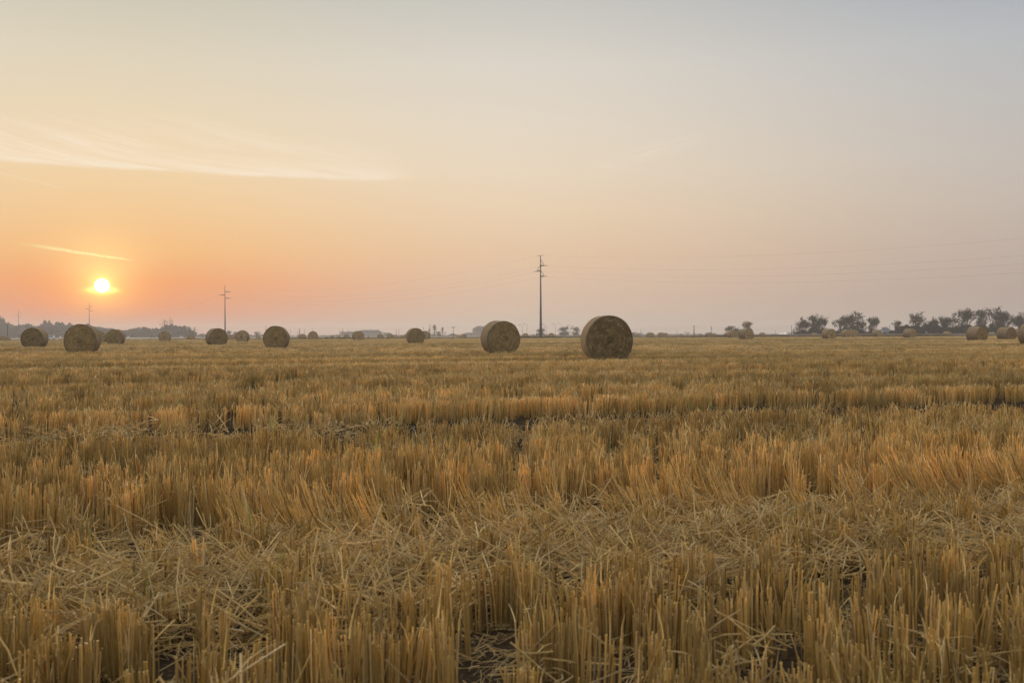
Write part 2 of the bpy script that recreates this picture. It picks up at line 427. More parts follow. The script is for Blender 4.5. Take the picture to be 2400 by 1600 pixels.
def bundle_flat(n, spread):
    """straw lying as loose crossed stems"""
    mb = MB()
    for k in range(n):
        L = random.uniform(.07, .22); d = random.gauss(0, spread); up = random.gauss(0, .34)
        x, y = random.gauss(0, .07), random.gauss(0, .07); z = random.uniform(.005, .07)
        v = Vector((math.cos(d) * math.cos(up), math.sin(d) * math.cos(up), math.sin(up)))
        c0 = scol(); c0 = tuple(.6 * a + .4 * b for a, b in zip(c0, (.50, .41, .25)))
        p = Vector((x, y, z + abs(up) * L * .5)); r = random.uniform(.0016, .0030)
        k1 = Vector((random.gauss(0, .004), random.gauss(0, .004), random.gauss(0, .003)))
        mb.tube([p - v * L / 2, p + k1, p + v * L / 2], [r, r, r * .85], 4, True, c0)
        if random.random() < .12:
            blade(mb, p, random.uniform(.05, .12), random.random() * 6.28, 1.0, 1.9, random.uniform(.0015, .003), c0)
    return mb.mesh('flat_straw', M_straw)
def shoot():
    mb = MB(); cs = [(.16, .26, .03), (.30, .32, .04), (.42, .33, .04), (.10, .17, .03)]
    for k in range(random.randint(1, 3)):
        blade(mb, (random.gauss(0, .01), random.gauss(0, .01), .08), random.uniform(.14, .27), random.random() * 6.28, .05, random.uniform(.2, .8), random.uniform(.003, .006), random.choice(cs), 5)
    return mb.mesh('shoot', M_leaf)
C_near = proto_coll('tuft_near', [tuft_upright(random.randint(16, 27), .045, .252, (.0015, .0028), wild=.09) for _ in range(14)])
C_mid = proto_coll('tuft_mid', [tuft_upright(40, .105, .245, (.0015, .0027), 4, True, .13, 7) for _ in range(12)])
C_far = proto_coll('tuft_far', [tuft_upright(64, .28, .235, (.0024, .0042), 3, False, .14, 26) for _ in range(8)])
C_bent = proto_coll('tuft_bent', [tuft_bent(18, .05, .33, .40, 1.15) for _ in range(4)] + [tuft_bent(18, .05, .34, .75, 1.5) for _ in range(4)])
C_flat = proto_coll('straw_flat', [bundle_flat(14, .55) for _ in range(4)] + [bundle_flat(14, 1.6) for _ in range(5)])
C_shoot = proto_coll('green_shoot', [shoot() for _ in range(8)])

def gn_scatter(name, coll, P, rot, scl, idx, mat_for_mesh=None, **tags):
    m = bpy.data.meshes.new(name); P = np.asarray(P, 'f'); n = len(P)
    m.vertices.add(n); m.vertices.foreach_set('co', P.ravel())
    for nm, tp, arr, key in (('rot', 'FLOAT_VECTOR', rot, 'vector'), ('scl', 'FLOAT_VECTOR', scl, 'vector'), ('idx', 'INT', idx, 'value')):
        a = m.attributes.new(nm, tp, 'POINT'); a.data.foreach_set(key, np.asarray(arr, 'f' if tp != 'INT' else 'i').ravel())
    o = bpy.data.objects.new(name, m); link(o)
    ng = bpy.data.node_groups.new(name, 'GeometryNodeTree')
    ng.interface.new_socket('Geometry', in_out='INPUT', socket_type='NodeSocketGeometry')
    ng.interface.new_socket('Geometry', in_out='OUTPUT', socket_type='NodeSocketGeometry')
    gi = ng.nodes.new('NodeGroupInput'); go = ng.nodes.new('NodeGroupOutput')
    ip = ng.nodes.new('GeometryNodeInstanceOnPoints'); ci = ng.nodes.new('GeometryNodeCollectionInfo')
    ci.inputs['Collection'].default_value = coll; ci.inputs['Separate Children'].default_value = True; ci.inputs['Reset Children'].default_value = True
    def attr(nm, dt):
        a = ng.nodes.new('GeometryNodeInputNamedAttribute'); a.data_type = dt; a.inputs['Name'].default_value = nm; return a.outputs['Attribute']
    L = ng.links.new
    L(gi.outputs[0], ip.inputs['Points']); L(ci.outputs[0], ip.inputs['Instance']); ip.inputs['Pick Instance'].default_value = True
    L(attr('idx', 'INT'), ip.inputs['Instance Index']); L(attr('scl', 'FLOAT_VECTOR'), ip.inputs['Scale'])
    e2r = ng.nodes.new('FunctionNodeEulerToRotation'); L(attr('rot', 'FLOAT_VECTOR'), e2r.inputs[0]); L(e2r.outputs[0], ip.inputs['Rotation'])
    L(ip.outputs[0], go.inputs[0])
    md = o.modifiers.new('scatter', 'NODES'); md.node_group = ng
    return tag(o, kind='stuff', **tags)

def vnoise(x, y, seed=0):
    """smooth value noise in numpy"""
    r = np.random.default_rng(seed); tab = r.random(4096)
    xi = np.floor(x).astype(int); yi = np.floor(y).astype(int); fx = x - xi; fy = y - yi
    fx = fx * fx * (3 - 2 * fx); fy = fy * fy * (3 - 2 * fy)
    h = lambda a, b: tab[(a * 374761 + b * 668265 + seed * 97) % 4096]
    return (h(xi, yi) * (1 - fx) + h(xi + 1, yi) * fx) * (1 - fy) + (h(xi, yi + 1) * (1 - fx) + h(xi + 1, yi + 1) * fx) * fy

TRACKS = [(6.6, .26, .5), (8.9, .90, 1.6), (11.1, .45, .8), (14.3, .6, .9), (17.8, 1.1, 1.3), (20.1, .5, .8), (26, 1.1, 1.2), (31, .9, .9), (37, 1.4, 1.2), (45, 1.9, 1.3), (52, 1.1, .8), (61, 2.6, 1.3), (73, 2.0, 1.), (82, 3.0, 1.2), (98, 3.2, 1.1), (116, 4, 1.1), (140, 5, 1.1)]
def uv(X, Y):
    v = Y * math.cos(TH) - X * math.sin(TH); u = X * math.cos(TH) + Y * math.sin(TH)
    return u, v
def track_amount(u, v):
    """0 standing stubble .. 1 bare wheel track"""
    k = np.zeros_like(v); w = vnoise(u * .35, v * 0 + 3, 5) * .5 - .25
    for v0, hw, a in TRACKS:
        br = 1.0 if v0 == 8.9 else np.clip(.55 + 1.1 * (vnoise(u * (.45 if v0 < 15 else .15), v * 0 + v0, 9) - .35), 0, 1)
        k = np.maximum(k, np.exp(-((v - v0 - w * (.6 if v0 < 20 else 1.5)) / hw) ** 4) * a * br)
    return np.minimum(k, 1)
def swath(u, v):
    """position across the flattened swath: -1 near edge .. 1 far edge"""
    v = v + .052 * u      # the swath runs a little flatter than the passes
    c = 3.62 + .08 * np.sin(u * .7 + 1.) + .22 * (vnoise(u * .9, u * 0, 21) - .5)
    return (v - c) / .58
bales_xy = []      # (x, y, radius) filled by the bale table below, used to keep stubble out of the bales

# ------------------------------------------------------------------ bales
BL, BD = 1.2, 1.42
def make_bale_meshes(seed):
    """net_wrap shell, straw_core (both cut ends) and net_edge rim of one rolled bale, axis along Y, resting on z=0"""
    r = random.Random(seed); NS = 72
    def R0(th, y):
        k = .5 * BD * (1 + .042 * mnoise.noise(Vector((math.cos(th) * 1.3 + seed, math.sin(th) * 1.3, y * 1.2))) + .006 * mnoise.noise(Vector((math.cos(th) * 9, math.sin(th) * 9, y * 7 + seed))))
        return k
    def P(th, y, f):
        rr = R0(th, y) * f; x, z = rr * math.cos(th), rr * math.sin(th)
        z = z + BD / 2
        x *= 1 + .04 * max(0, .5 - z) ; z = max(z - .012 * (x * x), .0)
        if z < .10: z = .10 * (z / .10) ** .5 * .6 if z > 0 else 0; 
        return (x, y, z)
    shell = MB(); prof = [(-BL / 2 - .010, .945), (-BL / 2 - .004, .975), (-BL / 2 + .03, .998)] + [(-BL / 2 + .03 + (BL - .06) * i / 8, 1.0) for i in range(1, 8)] + [(BL / 2 - .03, .998), (BL / 2 + .004, .975), (BL / 2 + .01, .945)]
    for (y, f) in prof:
        for k in range(NS): shell.v.append(P(2 * math.pi * k / NS, y, f))
    for j in range(len(prof) - 1):
        for k in range(NS): shell.f.append((j * NS + k, j * NS + (k + 1) % NS, (j + 1) * NS + (k + 1) % NS, (j + 1) * NS + k))
    fr = [0, .12, .25, .4, .55, .7, .82, .92, .965]; ends = []; rims = []
    for sgn in (-1, 1):
        core = MB()
        for f in fr[1:]:
            for k in range(NS):
                th = 2 * math.pi * k / NS; x, y, z = P(th, 0, f)
                bul = .05 * (1 - f * f) + .018 * mnoise.noise(Vector((x * 7, z * 7, seed + sgn * 5))) + .012 * mnoise.noise(Vector((x * 22, z * 22, seed + sgn * 5)))
                core.v.append((x, sgn * (BL / 2 - .012 + bul * (f < .95)), z))
        core.v.append((0, sgn * (BL / 2 + .03), BD / 2)); cidx = len(core.v) - 1
        for j in range(len(fr) - 2):
            for k in range(NS): core.f.append((j * NS + k, j * NS + (k + 1) % NS, (j + 1) * NS + (k + 1) % NS, (j + 1) * NS + k))
        for k in range(NS): core.f.append((cidx, k, (k + 1) % NS))
        ends.append(core.mesh('straw_end', M_face, True))
        edge = MB()
        for (y, f) in ((BL / 2 + .013, .958), (BL / 2 + .016, .985), (BL / 2 - .004, 1.006), (BL / 2 - .03, 1.004)):
            for k in range(NS): edge.v.append(P(2 * math.pi * k / NS, sgn * y, f))
        for j in range(3):
            for k in range(NS): edge.f.append((j * NS + k, j * NS + (k + 1) % NS, (j + 1) * NS + (k + 1) % NS, (j + 1) * NS + k))
        rims.append(edge.mesh('net_edge', M_edge, True))
    wisps = MB()
    for k in range(2600):
        f = math.sqrt(r.random()) * .95; th = r.random() * 6.283; x, _, z = P(th, 0, f)
        if z < .05: continue
        ta = th + math.pi / 2 + r.gauss(0, .55); L = r.uniform(.03, .13); sg = -1 if r.random() < .7 else 1
        y = sg * (BL / 2 + .05 * (1 - f * f) + .004 + r.random() * .012); lift = r.uniform(0, .025) + (r.random() < .05) * .04
        w = .0032 * r.uniform(.5, 1.3)
        d = Vector((math.cos(ta), 0, math.sin(ta))); n_ = Vector((-d.z, 0, d.x))
        a = Vector((x, y, z)) - d * L / 2; b_ = Vector((x, y + sg * lift, z)) + d * L / 2
        col = r.choice([(.42, .32, .15), (.26, .20, .09), (.60, .48, .24), (.16, .12, .06)])
        wisps.add([a - n_ * w, a + n_ * w, b_ + n_ * w, b_ - n_ * w], [(0, 1, 2, 3)], col)
    return (shell.mesh('net_wrap', M_net, True), ends[0], ends[1], rims[0], rims[1], wisps.mesh('straw_wisps', M_leaf))
BM = [make_bale_meshes(s) for s in (1, 2, 3, 4)]
# name, photo x0, x1 of the bale, x0, x1 of its visible end, y top, y bottom, beyond the field edge?, label
BT = [
 (0, 24, -6, 18, 788.2, 800, 1, 'bale cut by the left edge of the picture, behind the field edge'),
 (51, 112, 51, 100, 771.8, 813.9, 0, 'large bale left of the sun, pale side to the right, leftmost big one'),
 (152, 235, 153, 224, 760.7, 823.5, 0, 'biggest bale on the left, standing directly under the sun'),
 (226, 246, 222, 241, 779, 803.5, 0, 'bale half hidden behind the right side of the big bale under the sun'),
 (249, 294, 249, 288, 775, 807, 0, 'medium bale just right of the big bale under the sun'),
 (372, 401, 372, 399, 777.8, 800.5, 0, 'lone small bale in front of the hazy wood, under the bare tree'),
 (437, 457, 439, 456, 785, 797, 1, 'small bale peeping over the bank in front of the right end of the wood'),
 (483, 532, 492, 532, 770.5, 807, 0, 'medium bale in front of the foot of the second tallest pylon, side facing left'),
 (533, 551, 535, 550, 784.5, 797, 1, 'tiny bale behind the bank between two medium bales near the second pylon'),
 (552, 585, 552, 581, 775, 800, 0, 'medium bale right of the second tallest pylon, end facing the viewer'),
 (600, 610, 601, 609, 789, 796, 1, 'tiny bale behind the bank left of the large bale right of the second pylon'),
 (618, 678, 618, 673, 763, 811.4, 0, 'large bale between the two tallest pylons, end facing the viewer'),
 (697, 706, 699, 706, 784, 793, 1, 'small bale mostly hidden behind its neighbour, next to a slim chimney'),
 (701, 718, 702, 718, 783.2, 793.5, 1, 'small pale bale on the bank left of a darker lone bale'),
 (721, 746, 722, 745, 776.5, 795.7, 0, 'dark round lone bale left of the flat roofed farm building'),
 (774, 783, 775, 782, 788.5, 794, 1, 'tiny low bale left of the flat roofed farm building'),
 (790, 798, 790, 797, 787, 793, 1, 'tiny bale at the left foot of the flat roofed farm building'),
 (805, 820, 806, 820, 783, 793, 1, 'small bale in front of the flat roofed farm building'),
 (825, 853, 829, 852, 775, 796, 0, 'bale in front of the hip roofed barn, hiding its left corner'),
 (884, 899, 885, 898, 783, 792.8, 1, 'small bale at the right corner of the hip roofed barn'),
 (907, 923, 908, 922, 782.7, 792.3, 1, 'second small bale right of the hip roofed barn'),
 (923, 933, 924, 932, 787, 792.3, 1, 'tiny bale touching the right side of the second bale past the hip roofed barn'),
 (936, 947, 937, 946, 786.5, 792.3, 1, 'tiny bale left of the pair of overlapping bales'),
 (946, 958, 948, 957, 781.5, 792.3, 1, 'bale peeping out left of the front bale of the overlapping pair'),
 (952, 994, 958, 994, 768.4, 801.2, 0, 'front bale of the overlapping pair left of the two golden poplars'),
 (988, 1005, 989, 1004, 775, 794, 0, 'rear bale of the overlapping pair left of the two golden poplars'),
 (1069, 1077, 1070, 1076, 786.5, 791.5, 1, 'tiny bale left of two others in front of the long low barn'),
 (1075, 1084, 1077, 1084, 785, 791.5, 1, 'tiny middle bale of three in front of the long low barn'),
 (1080, 1093, 1081, 1092, 782.5, 791.5, 1, 'bale at the left end of the long low barn, rightmost of three'),
 (1128, 1216, 1145, 1216, 751.7, 819, 0, 'second largest bale, left of the tallest pylon, hiding part of the farmhouse'),
 (1224, 1239, 1225, 1238, 781, 791, 1, 'small bale between the second largest bale and the tallest pylon'),
 (1246, 1255, 1247, 1254, 785, 791, 1, 'tiny bale just left of the foot of the tallest pylon'),
 (1276, 1285, 1277, 1284, 785, 790.5, 1, 'tiny bale just right of the foot of the tallest pylon'),
 (1284, 1300, 1286, 1300, 780, 790.5, 1, 'small bale right of the tallest pylon, left of the bushy tree'),
 (1350, 1360, 1351, 1359, 785, 790.5, 1, 'tiny bale touching the left outline of the largest bale'),
 (1360, 1482, 1376, 1482, 738.7, 831.8, 0, 'largest and nearest bale, right of centre, with sunlit left side'),
 (1490, 1501, 1492, 1501, 780.5, 789.8, 1, 'first small bale right of the largest bale'),
 (1514, 1534, 1520, 1534, 779, 789.6, 1, 'second small bale right of the largest bale'),
 (1540, 1558, 1544, 1557, 779.5, 789.5, 1, 'left bale of the small close pair right of the largest bale'),
 (1554, 1566, 1556, 1566, 780.2, 789.5, 1, 'right bale of the small close pair right of the largest bale'),
 (1592, 1601, 1593, 1600, 784, 789, 1, 'tiny low bale left of the tan wooden pole'),
 (1636, 1647, 1637, 1646, 784, 789, 1, 'tiny low bale right of the tan wooden pole'),
 (1652, 1671, 1659, 1670, 780, 788.8, 1, 'small bale at the foot of the striped mast'),
 (1668, 1680, 1671, 1679, 781, 788.8, 1, 'small bale just right of the foot of the striped mast'),
 (1697, 1712, 1705, 1712, 775, 789, 1, 'pale bale peeping out left of the pair below the orange tree'),
 (1704, 1731, 1711, 1730, 774, 792, 0, 'left bale of the pair below the orange tree'),
 (1730, 1767, 1745, 1766, 770.6, 794.2, 0, 'right and larger bale of the pair, directly below the orange tree'),
 (1779, 1794, 1785, 1793, 779.5, 788.5, 1, 'small bale right of the pair below the orange tree'),
 (1901, 1916, 1906, 1914, 780, 787.5, 1, 'small bale under the leftmost broad tree group'),
 (1924, 1961, 1938, 1961, 771.5, 794.2, 0, 'large bale between the two left tree groups on the right side'),
 (1970, 1998, 1980, 1997, 773.5, 791.5, 0, 'left bale of the pair below the second broad tree group'),
 (1994, 2010, 1997, 2009, 773.5, 790, 0, 'right bale of the pair below the second broad tree group'),
 (2042, 2067, 2055, 2066, 774, 789.7, 0, 'bale in front of the slim single tree and the grey tank'),
 (2117, 2147, 2132, 2147, 771.7, 792, 0, 'bale in front of the left part of the long dark hedge'),
 (2209, 2231, 2221, 2231, 775, 788.6, 1, 'small bale in front of the middle of the long dark hedge'),
 (2265, 2314, 2289, 2314, 766.7, 798, 0, 'large bale on the right with its wrapped side facing left'),
 (2318, 2332, 2328, 2332, 779, 788.5, 1, 'pale small bale in the gap between the two large right bales'),
 (2331, 2341, 2337, 2341, 779, 788.5, 1, 'tiny pale bale touching the left side of the second large right bale'),
 (2337, 2380, 2359, 2380, 768.5, 796, 0, 'second large bale from the right edge'),
 (2378, 2400, 2393, 2400, 772, 791.5, 0, 'bale between the second large right bale and the one cut by the right edge'),
 (2394, 2452, 2424, 2452, 762.5, 807, 0, 'bale cut by the right edge of the picture'),
]
def place_bales():
    for i, (x0, x1, f0, f1, yt, yb, beyond, lab) in enumerate(BT):
        side_l = f0 - x0; side_r = x1 - f1; side = side_l if side_l > side_r else -side_r
        tanr = abs(side) / max(f1 - f0, 1) * BD / BL
        delta = math.atan(tanr)
        if not beyond: s_ = (yb - yt) / 1.23
        else: s_ = (x1 - x0) / (BD * math.cos(delta) + BL * math.sin(delta))
        Y = FPX / s_; xc = (x0 + x1) / 2
        if not beyond:
            Y = min(Y, 172 + .19 * (xc - 1200) / FPX * 172); z = 0.0
            p = at(xc, yb, Y)
        else:
            Y = max(Y, edge_y((xc - 1200) / FPX * 200) + 7); p = at(xc, yt, Y); z = min(max(p.z - 1.40, -1.2), -.30)
            z = max(z, -.62)
        va = math.atan2(p.x, Y)                 # view azimuth
        # end normal (-Y rotated by rz) turned so that the wanted side shows; left side visible => rotate the end to the right
        rz = -va + (delta if side > 0 else -delta)
        o = empty('straw_bale', (p.x, Y, z), rz); tag(o, lab, 'bale', 'round straw bales scattered over the stubble')
        ms = BM[i % 4]; parts = ['net_wrap', 'straw_end', 'straw_end', 'net_edge', 'net_edge']
        for nm, m in zip(parts, ms[:5]): link(bpy.data.objects.new(nm, m), o)
        if s_ > 22: tag(link(bpy.data.objects.new('straw_wisps', ms[5]), o), kind='stuff')
        k = random.uniform(.985, 1.02); o.scale = (k, random.uniform(.97, 1.03), k * 1.035)
        if not beyond: bales_xy.append((p.x, Y, rz))
place_bales()

# ------------------------------------------------------------------ scatter the stubble
def cells(y0, y1, dens, margin):
    """random points in the wedge the camera (or one a step aside) can see"""
    out = []
    Y = y0
    step = max((y1 - y0) / 60, .2)
    while Y < y1:
        Y2 = min(Y + step, y1); hw = .54 * Y2 + margin; n = int(dens * 2 * hw * (Y2 - Y))
        out.append(np.stack([rng.uniform(-hw, hw, n), rng.uniform(Y, Y2, n)], 1)); Y = Y2
    return np.concatenate(out)
def keep_out(P, pad=.0):
    k = np.ones(len(P), bool)
    for (bx, by, rz) in bales_xy:
        d = P - np.array([bx, by]); lx = d[:, 0] * math.cos(rz) + d[:, 1] * math.sin(rz); ly = -d[:, 0] * math.sin(rz) + d[:, 1] * math.cos(rz)
        k &= ~((np.abs(lx) < .50 + pad) & (np.abs(ly) < .60 + pad))
    return k
def do_scatter():
    # near: hand-sized tufts
    allP = []
    for nm, coll, nv, y0, y1, dens, mar in (('near', C_near, 14, 1.25, 7, 125, 1.6), ('mid', C_mid, 12, 7, 40, 34, 2.0), ('far', C_far, 8, 40, 225, 4.4, 3)):
        P = cells(y0, y1, dens, mar)
        P = P[P[:, 1] < 180.9 + .19 * P[:, 0]]
        P = P[keep_out(P, -.06)]
        u, v = uv(P[:, 0], P[:, 1]); tr = track_amount(u, v); sw = swath(u, v)
        fl = np.exp(-np.abs(sw) ** 6.0 * .6)         # flattened middle
        dn = 1 - tr * .92
        if nm == 'mid': dn = dn * np.clip(.55 + .75 * np.cos(2 * np.pi * (v + .06 * vnoise(u * .4, v * 0, 78)) / .54), .06, 1)
        if nm == 'near':
            patch = .5 * vnoise(u * 1.3, v * 1.3, 31) + .5 * vnoise(u * 3.6, v * 3.6, 32)
            row = np.clip(.50 + .75 * np.cos(2 * np.pi * (v + .05 * vnoise(u * 1.5, v * 0, 77)) / .27), .06, 1)
            dn = dn * (1 - .60 * fl) * (1 - .85 * ((sw > .85) & (sw < 1.75))) * np.where(v < 3.2, np.clip(2.4 * patch - .25, .05, 1), np.clip(.55 + .6 * patch, 0, 1)) * row
        k = rng.random(len(P)) < dn * (tr < .75)
        P, u, v, tr, sw, fl = P[k], u[k], v[k], tr[k], sw[k], fl[k]; n = len(P)
        hs = .98 + .06 * (vnoise(u * .5, v * 2.2, 41) - .5) + .16 * (vnoise(u * .05, v * .5, 43) - .5) + rng.normal(0, .025, n)
        hs *= 1 - .45 * tr
        hs *= np.where(sw < -.9, .92, 1.0)
        if nm == 'near': hs *= 1 - .25 * fl
        rot = np.zeros((n, 3)); tl = rng.normal(0, .035, (n, 2)); rot[:, 2] = rng.uniform(0, 6.283, n)
        side = np.zeros(n)
        if nm != 'far':                    # stems beside a wheel track lean away from it
            for v0, hw_, a in TRACKS[:8]:
                dd = (v - v0); side += np.where(np.abs(dd) < hw_ * 3, -np.sign(dd) * np.exp(-(np.abs(dd) / hw_ / 1.3) ** 2) * a, 0)
            tl[:, 0] += side * .13 + np.abs(side) * rng.normal(0, .10, n); tl[:, 1] += np.abs(side) * rng.normal(.10, .12, n)
        rot[:, 0] = tl[:, 0]; rot[:, 1] = tl[:, 1]
        sc = rng.uniform(.9, 1.12, n); scl = np.stack([sc, sc, hs * rng.uniform(.94, 1.06, n)], 1)
        # rotate z first then tilt: keep the tilt world-aligned by using small angles and a zero yaw for leaning ones
        lean = np.abs(side) > .25; rot[lean, 2] = rng.normal(0, .3, lean.sum())
        pos = np.concatenate([P, np.full((n, 1), -.005)], 1)
        lab = {'near': 'tall golden cut rice stubble standing in the foreground of the field', 'mid': 'even golden stubble in the middle distance around the nearest bales', 'far': 'distant tan stubble reaching to the far edge of the field'}[nm]
        gn_scatter('stubble', coll, pos, rot, scl, rng.integers(0, nv, n), label=lab, cat='stubble')
    # bent stems along the far side of the flattened swath, and crossing stems inside it
    P = cells(1.6, 9.5, 105, 1.6); u, v = uv(P[:, 0], P[:, 1]); sw = swath(u, v)
    clump = vnoise(u * 3.2, v * 2.0, 51)
    d = np.where((sw > .75) & (sw < 1.75), .95 * np.clip(clump * 2.6 - .7, 0, 1), np.where((sw > -.95) & (sw <= .75), .14, .0))
    k = rng.random(len(P)) < d; P, sw, u = P[k], sw[k], u[k]; n = len(P)
    rot = np.zeros((n, 3)); away = TH + math.pi      # stems point along the row, up and to the left
    base = away - .55 + .5 * (vnoise(u * 1.1, u * 0, 61) - .5)
    rot[:, 2] = np.where(sw > .7, base + rng.normal(0, .42, n), rng.uniform(0, 6.28, n))
    idx = np.where(sw > 1.3, rng.integers(0, 4, n), np.where(sw > .7, rng.integers(0, 8, n), rng.integers(4, 8, n)))
    hz = rng.uniform(.75, 1.15, n); wz = hz * rng.uniform(.55, 1.1, n)
    scl = np.stack([wz, wz, hz], 1)
    gn_scatter('bent_stubble', C_bent, np.concatenate([P, np.full((n, 1), .0)], 1), rot, scl, idx, label='stems bent over to the left along the flattened swath', cat='stubble')
    # loose straw on the swath and sprinkled everywhere near
    P = cells(1.3, 9.5, 190, 1.6); u, v = uv(P[:, 0], P[:, 1]); sw = swath(u, v); trk = track_amount(u, v)
    d = np.where((sw > -1.05) & (sw < .90 + .25 * (vnoise(u * 2, v * 0, 91) - .5)), .62 * np.clip(.4 + vnoise(u * 2.5, v * 2.5, 92), 0, 1.3), .045) ; d = np.maximum(d, trk * .06)
    k = rng.random(len(P)) < d; P, sw, u, v = P[k], sw[k], u[k], v[k]; n = len(P)
    rot = np.stack([rng.normal(0, .16, n), rng.normal(0, .16, n), TH + rng.normal(0, .9, n) + (rng.random(n) < .3) * 1.5], 1)
    z = rng.uniform(0, .06, n)
    gn_scatter('loose_straw', C_flat, np.concatenate([P, z[:, None]], 1), rot, np.stack([rng.uniform(.8, 1.25, n)] * 3, 1), rng.integers(0, 9, n), label='loose pale straw lying crosswise on the flattened swath', cat='straw')
    # chaff and short bits covering the soil between the stems
    P = cells(1.3, 8.0, 95, 1.6); n = len(P); sc = rng.uniform(.35, .65, n)
    rot = np.stack([rng.normal(0, .05, n), rng.normal(0, .05, n), rng.uniform(0, 6.28, n)], 1)
    gn_scatter('straw_litter', C_flat, np.concatenate([P, np.full((n, 1), .002)], 1), rot, np.stack([sc, sc, sc * .35], 1), rng.integers(0, 9, n), label='short broken straw littering the soil between the foreground stems', cat='straw')
    # thin green and yellow shoots
    P = cells(1.5, 30, 2.2, 1.6); u, v = uv(P[:, 0], P[:, 1]); P = P[(rng.random(len(P)) < np.clip(1.8 * vnoise(u * .5, v * .5, 71) - .6, 0, 1))]; P = P[keep_out(P)]; n = len(P)
    rot = np.stack([rng.normal(0, .1, n), rng.normal(0, .1, n), rng.uniform(0, 6.28, n)], 1)
    gn_scatter('green_shoots', C_shoot, np.concatenate([P, np.full((n, 1), .0)], 1), rot, np.stack([rng.uniform(.85, 1.2, n)] * 3, 1), rng.integers(0, 8, n), label='scattered yellow green blades among the stubble', cat='grass')
do_scatter()

# dark weeds on the bank along the far edge of the field
def weeds():
    def w():
        mb = MB()
        for k in range(40):
            a = random.random() * 6.28; r = random.random() * .5; col = random.choice([(.05, .045, .03), (.07, .055, .035), (.04, .04, .025)])
            blade(mb, (r * math.cos(a), r * math.sin(a) * .6, 0), random.uniform(.15, .42), random.random() * 6.28, .1, random.uniform(.3, 1.2), .035, col, 2)
        return mb.mesh('weed', M_leaf)
    C = proto_coll('weed', [w() for _ in range(4)])
    n = 1500; X = rng.uniform(-120, 125, n); Y = edge_y(X) + rng.uniform(1.2, 2.6, n)
    hs = .25 + .8 * vnoise(X * .12, X * 0, 81) ** 1.5
    pos = np.stack([X, Y, np.full(n, .24)], 1); rot = np.stack([X * 0, X * 0, rng.uniform(0, 6.28, n)], 1)
    gn_scatter('bank_weeds', C, pos, rot, np.stack([hs * 0 + 1, hs * 0 + 1, hs], 1), rng.integers(0, 4, n), label='dark low weeds on the bank along the far edge of the field', cat='weeds')
weeds()

# ------------------------------------------------------------------ trees
def leaf_mat(name, col, var=.35):
    m, b = new_mat(name); nt = m.node_tree
    oi = nt.nodes.new('ShaderNodeObjectInfo'); t = nt.nodes.new('ShaderNodeTexCoord')
    n = noise(t.outputs['Object'], .9, 4, .7)
    cc = mixc(n, tuple(v * (1 - var) for v in col), tuple(v * (1 + var) for v in col))
    nt.links.new(cc, b.inputs['Base Color']); b.inputs['Roughness'].default_value = .7
    tr = nt.nodes.new('ShaderNodeBsdfTranslucent'); nt.links.new(cc, tr.inputs[0])
    mx = nt.nodes.new('ShaderNodeMixShader'); mx.inputs[0].default_value = .25
    nt.links.new(b.outputs[0], mx.inputs[1]); nt.links.new(tr.outputs[0], mx.inputs[2]); nt.links.new(mx.outputs[0], nt.nodes['Material Output'].inputs[0])
    return m
M_green = leaf_mat('dull_green_leaves', (.060, .062, .030)); M_orange = leaf_mat('orange_leaves', (.30, .17, .07)); M_gold = leaf_mat('golden_leaves', (.27, .19, .10)); M_hedge = leaf_mat('dark_hedge_leaves', (.030, .034, .022))
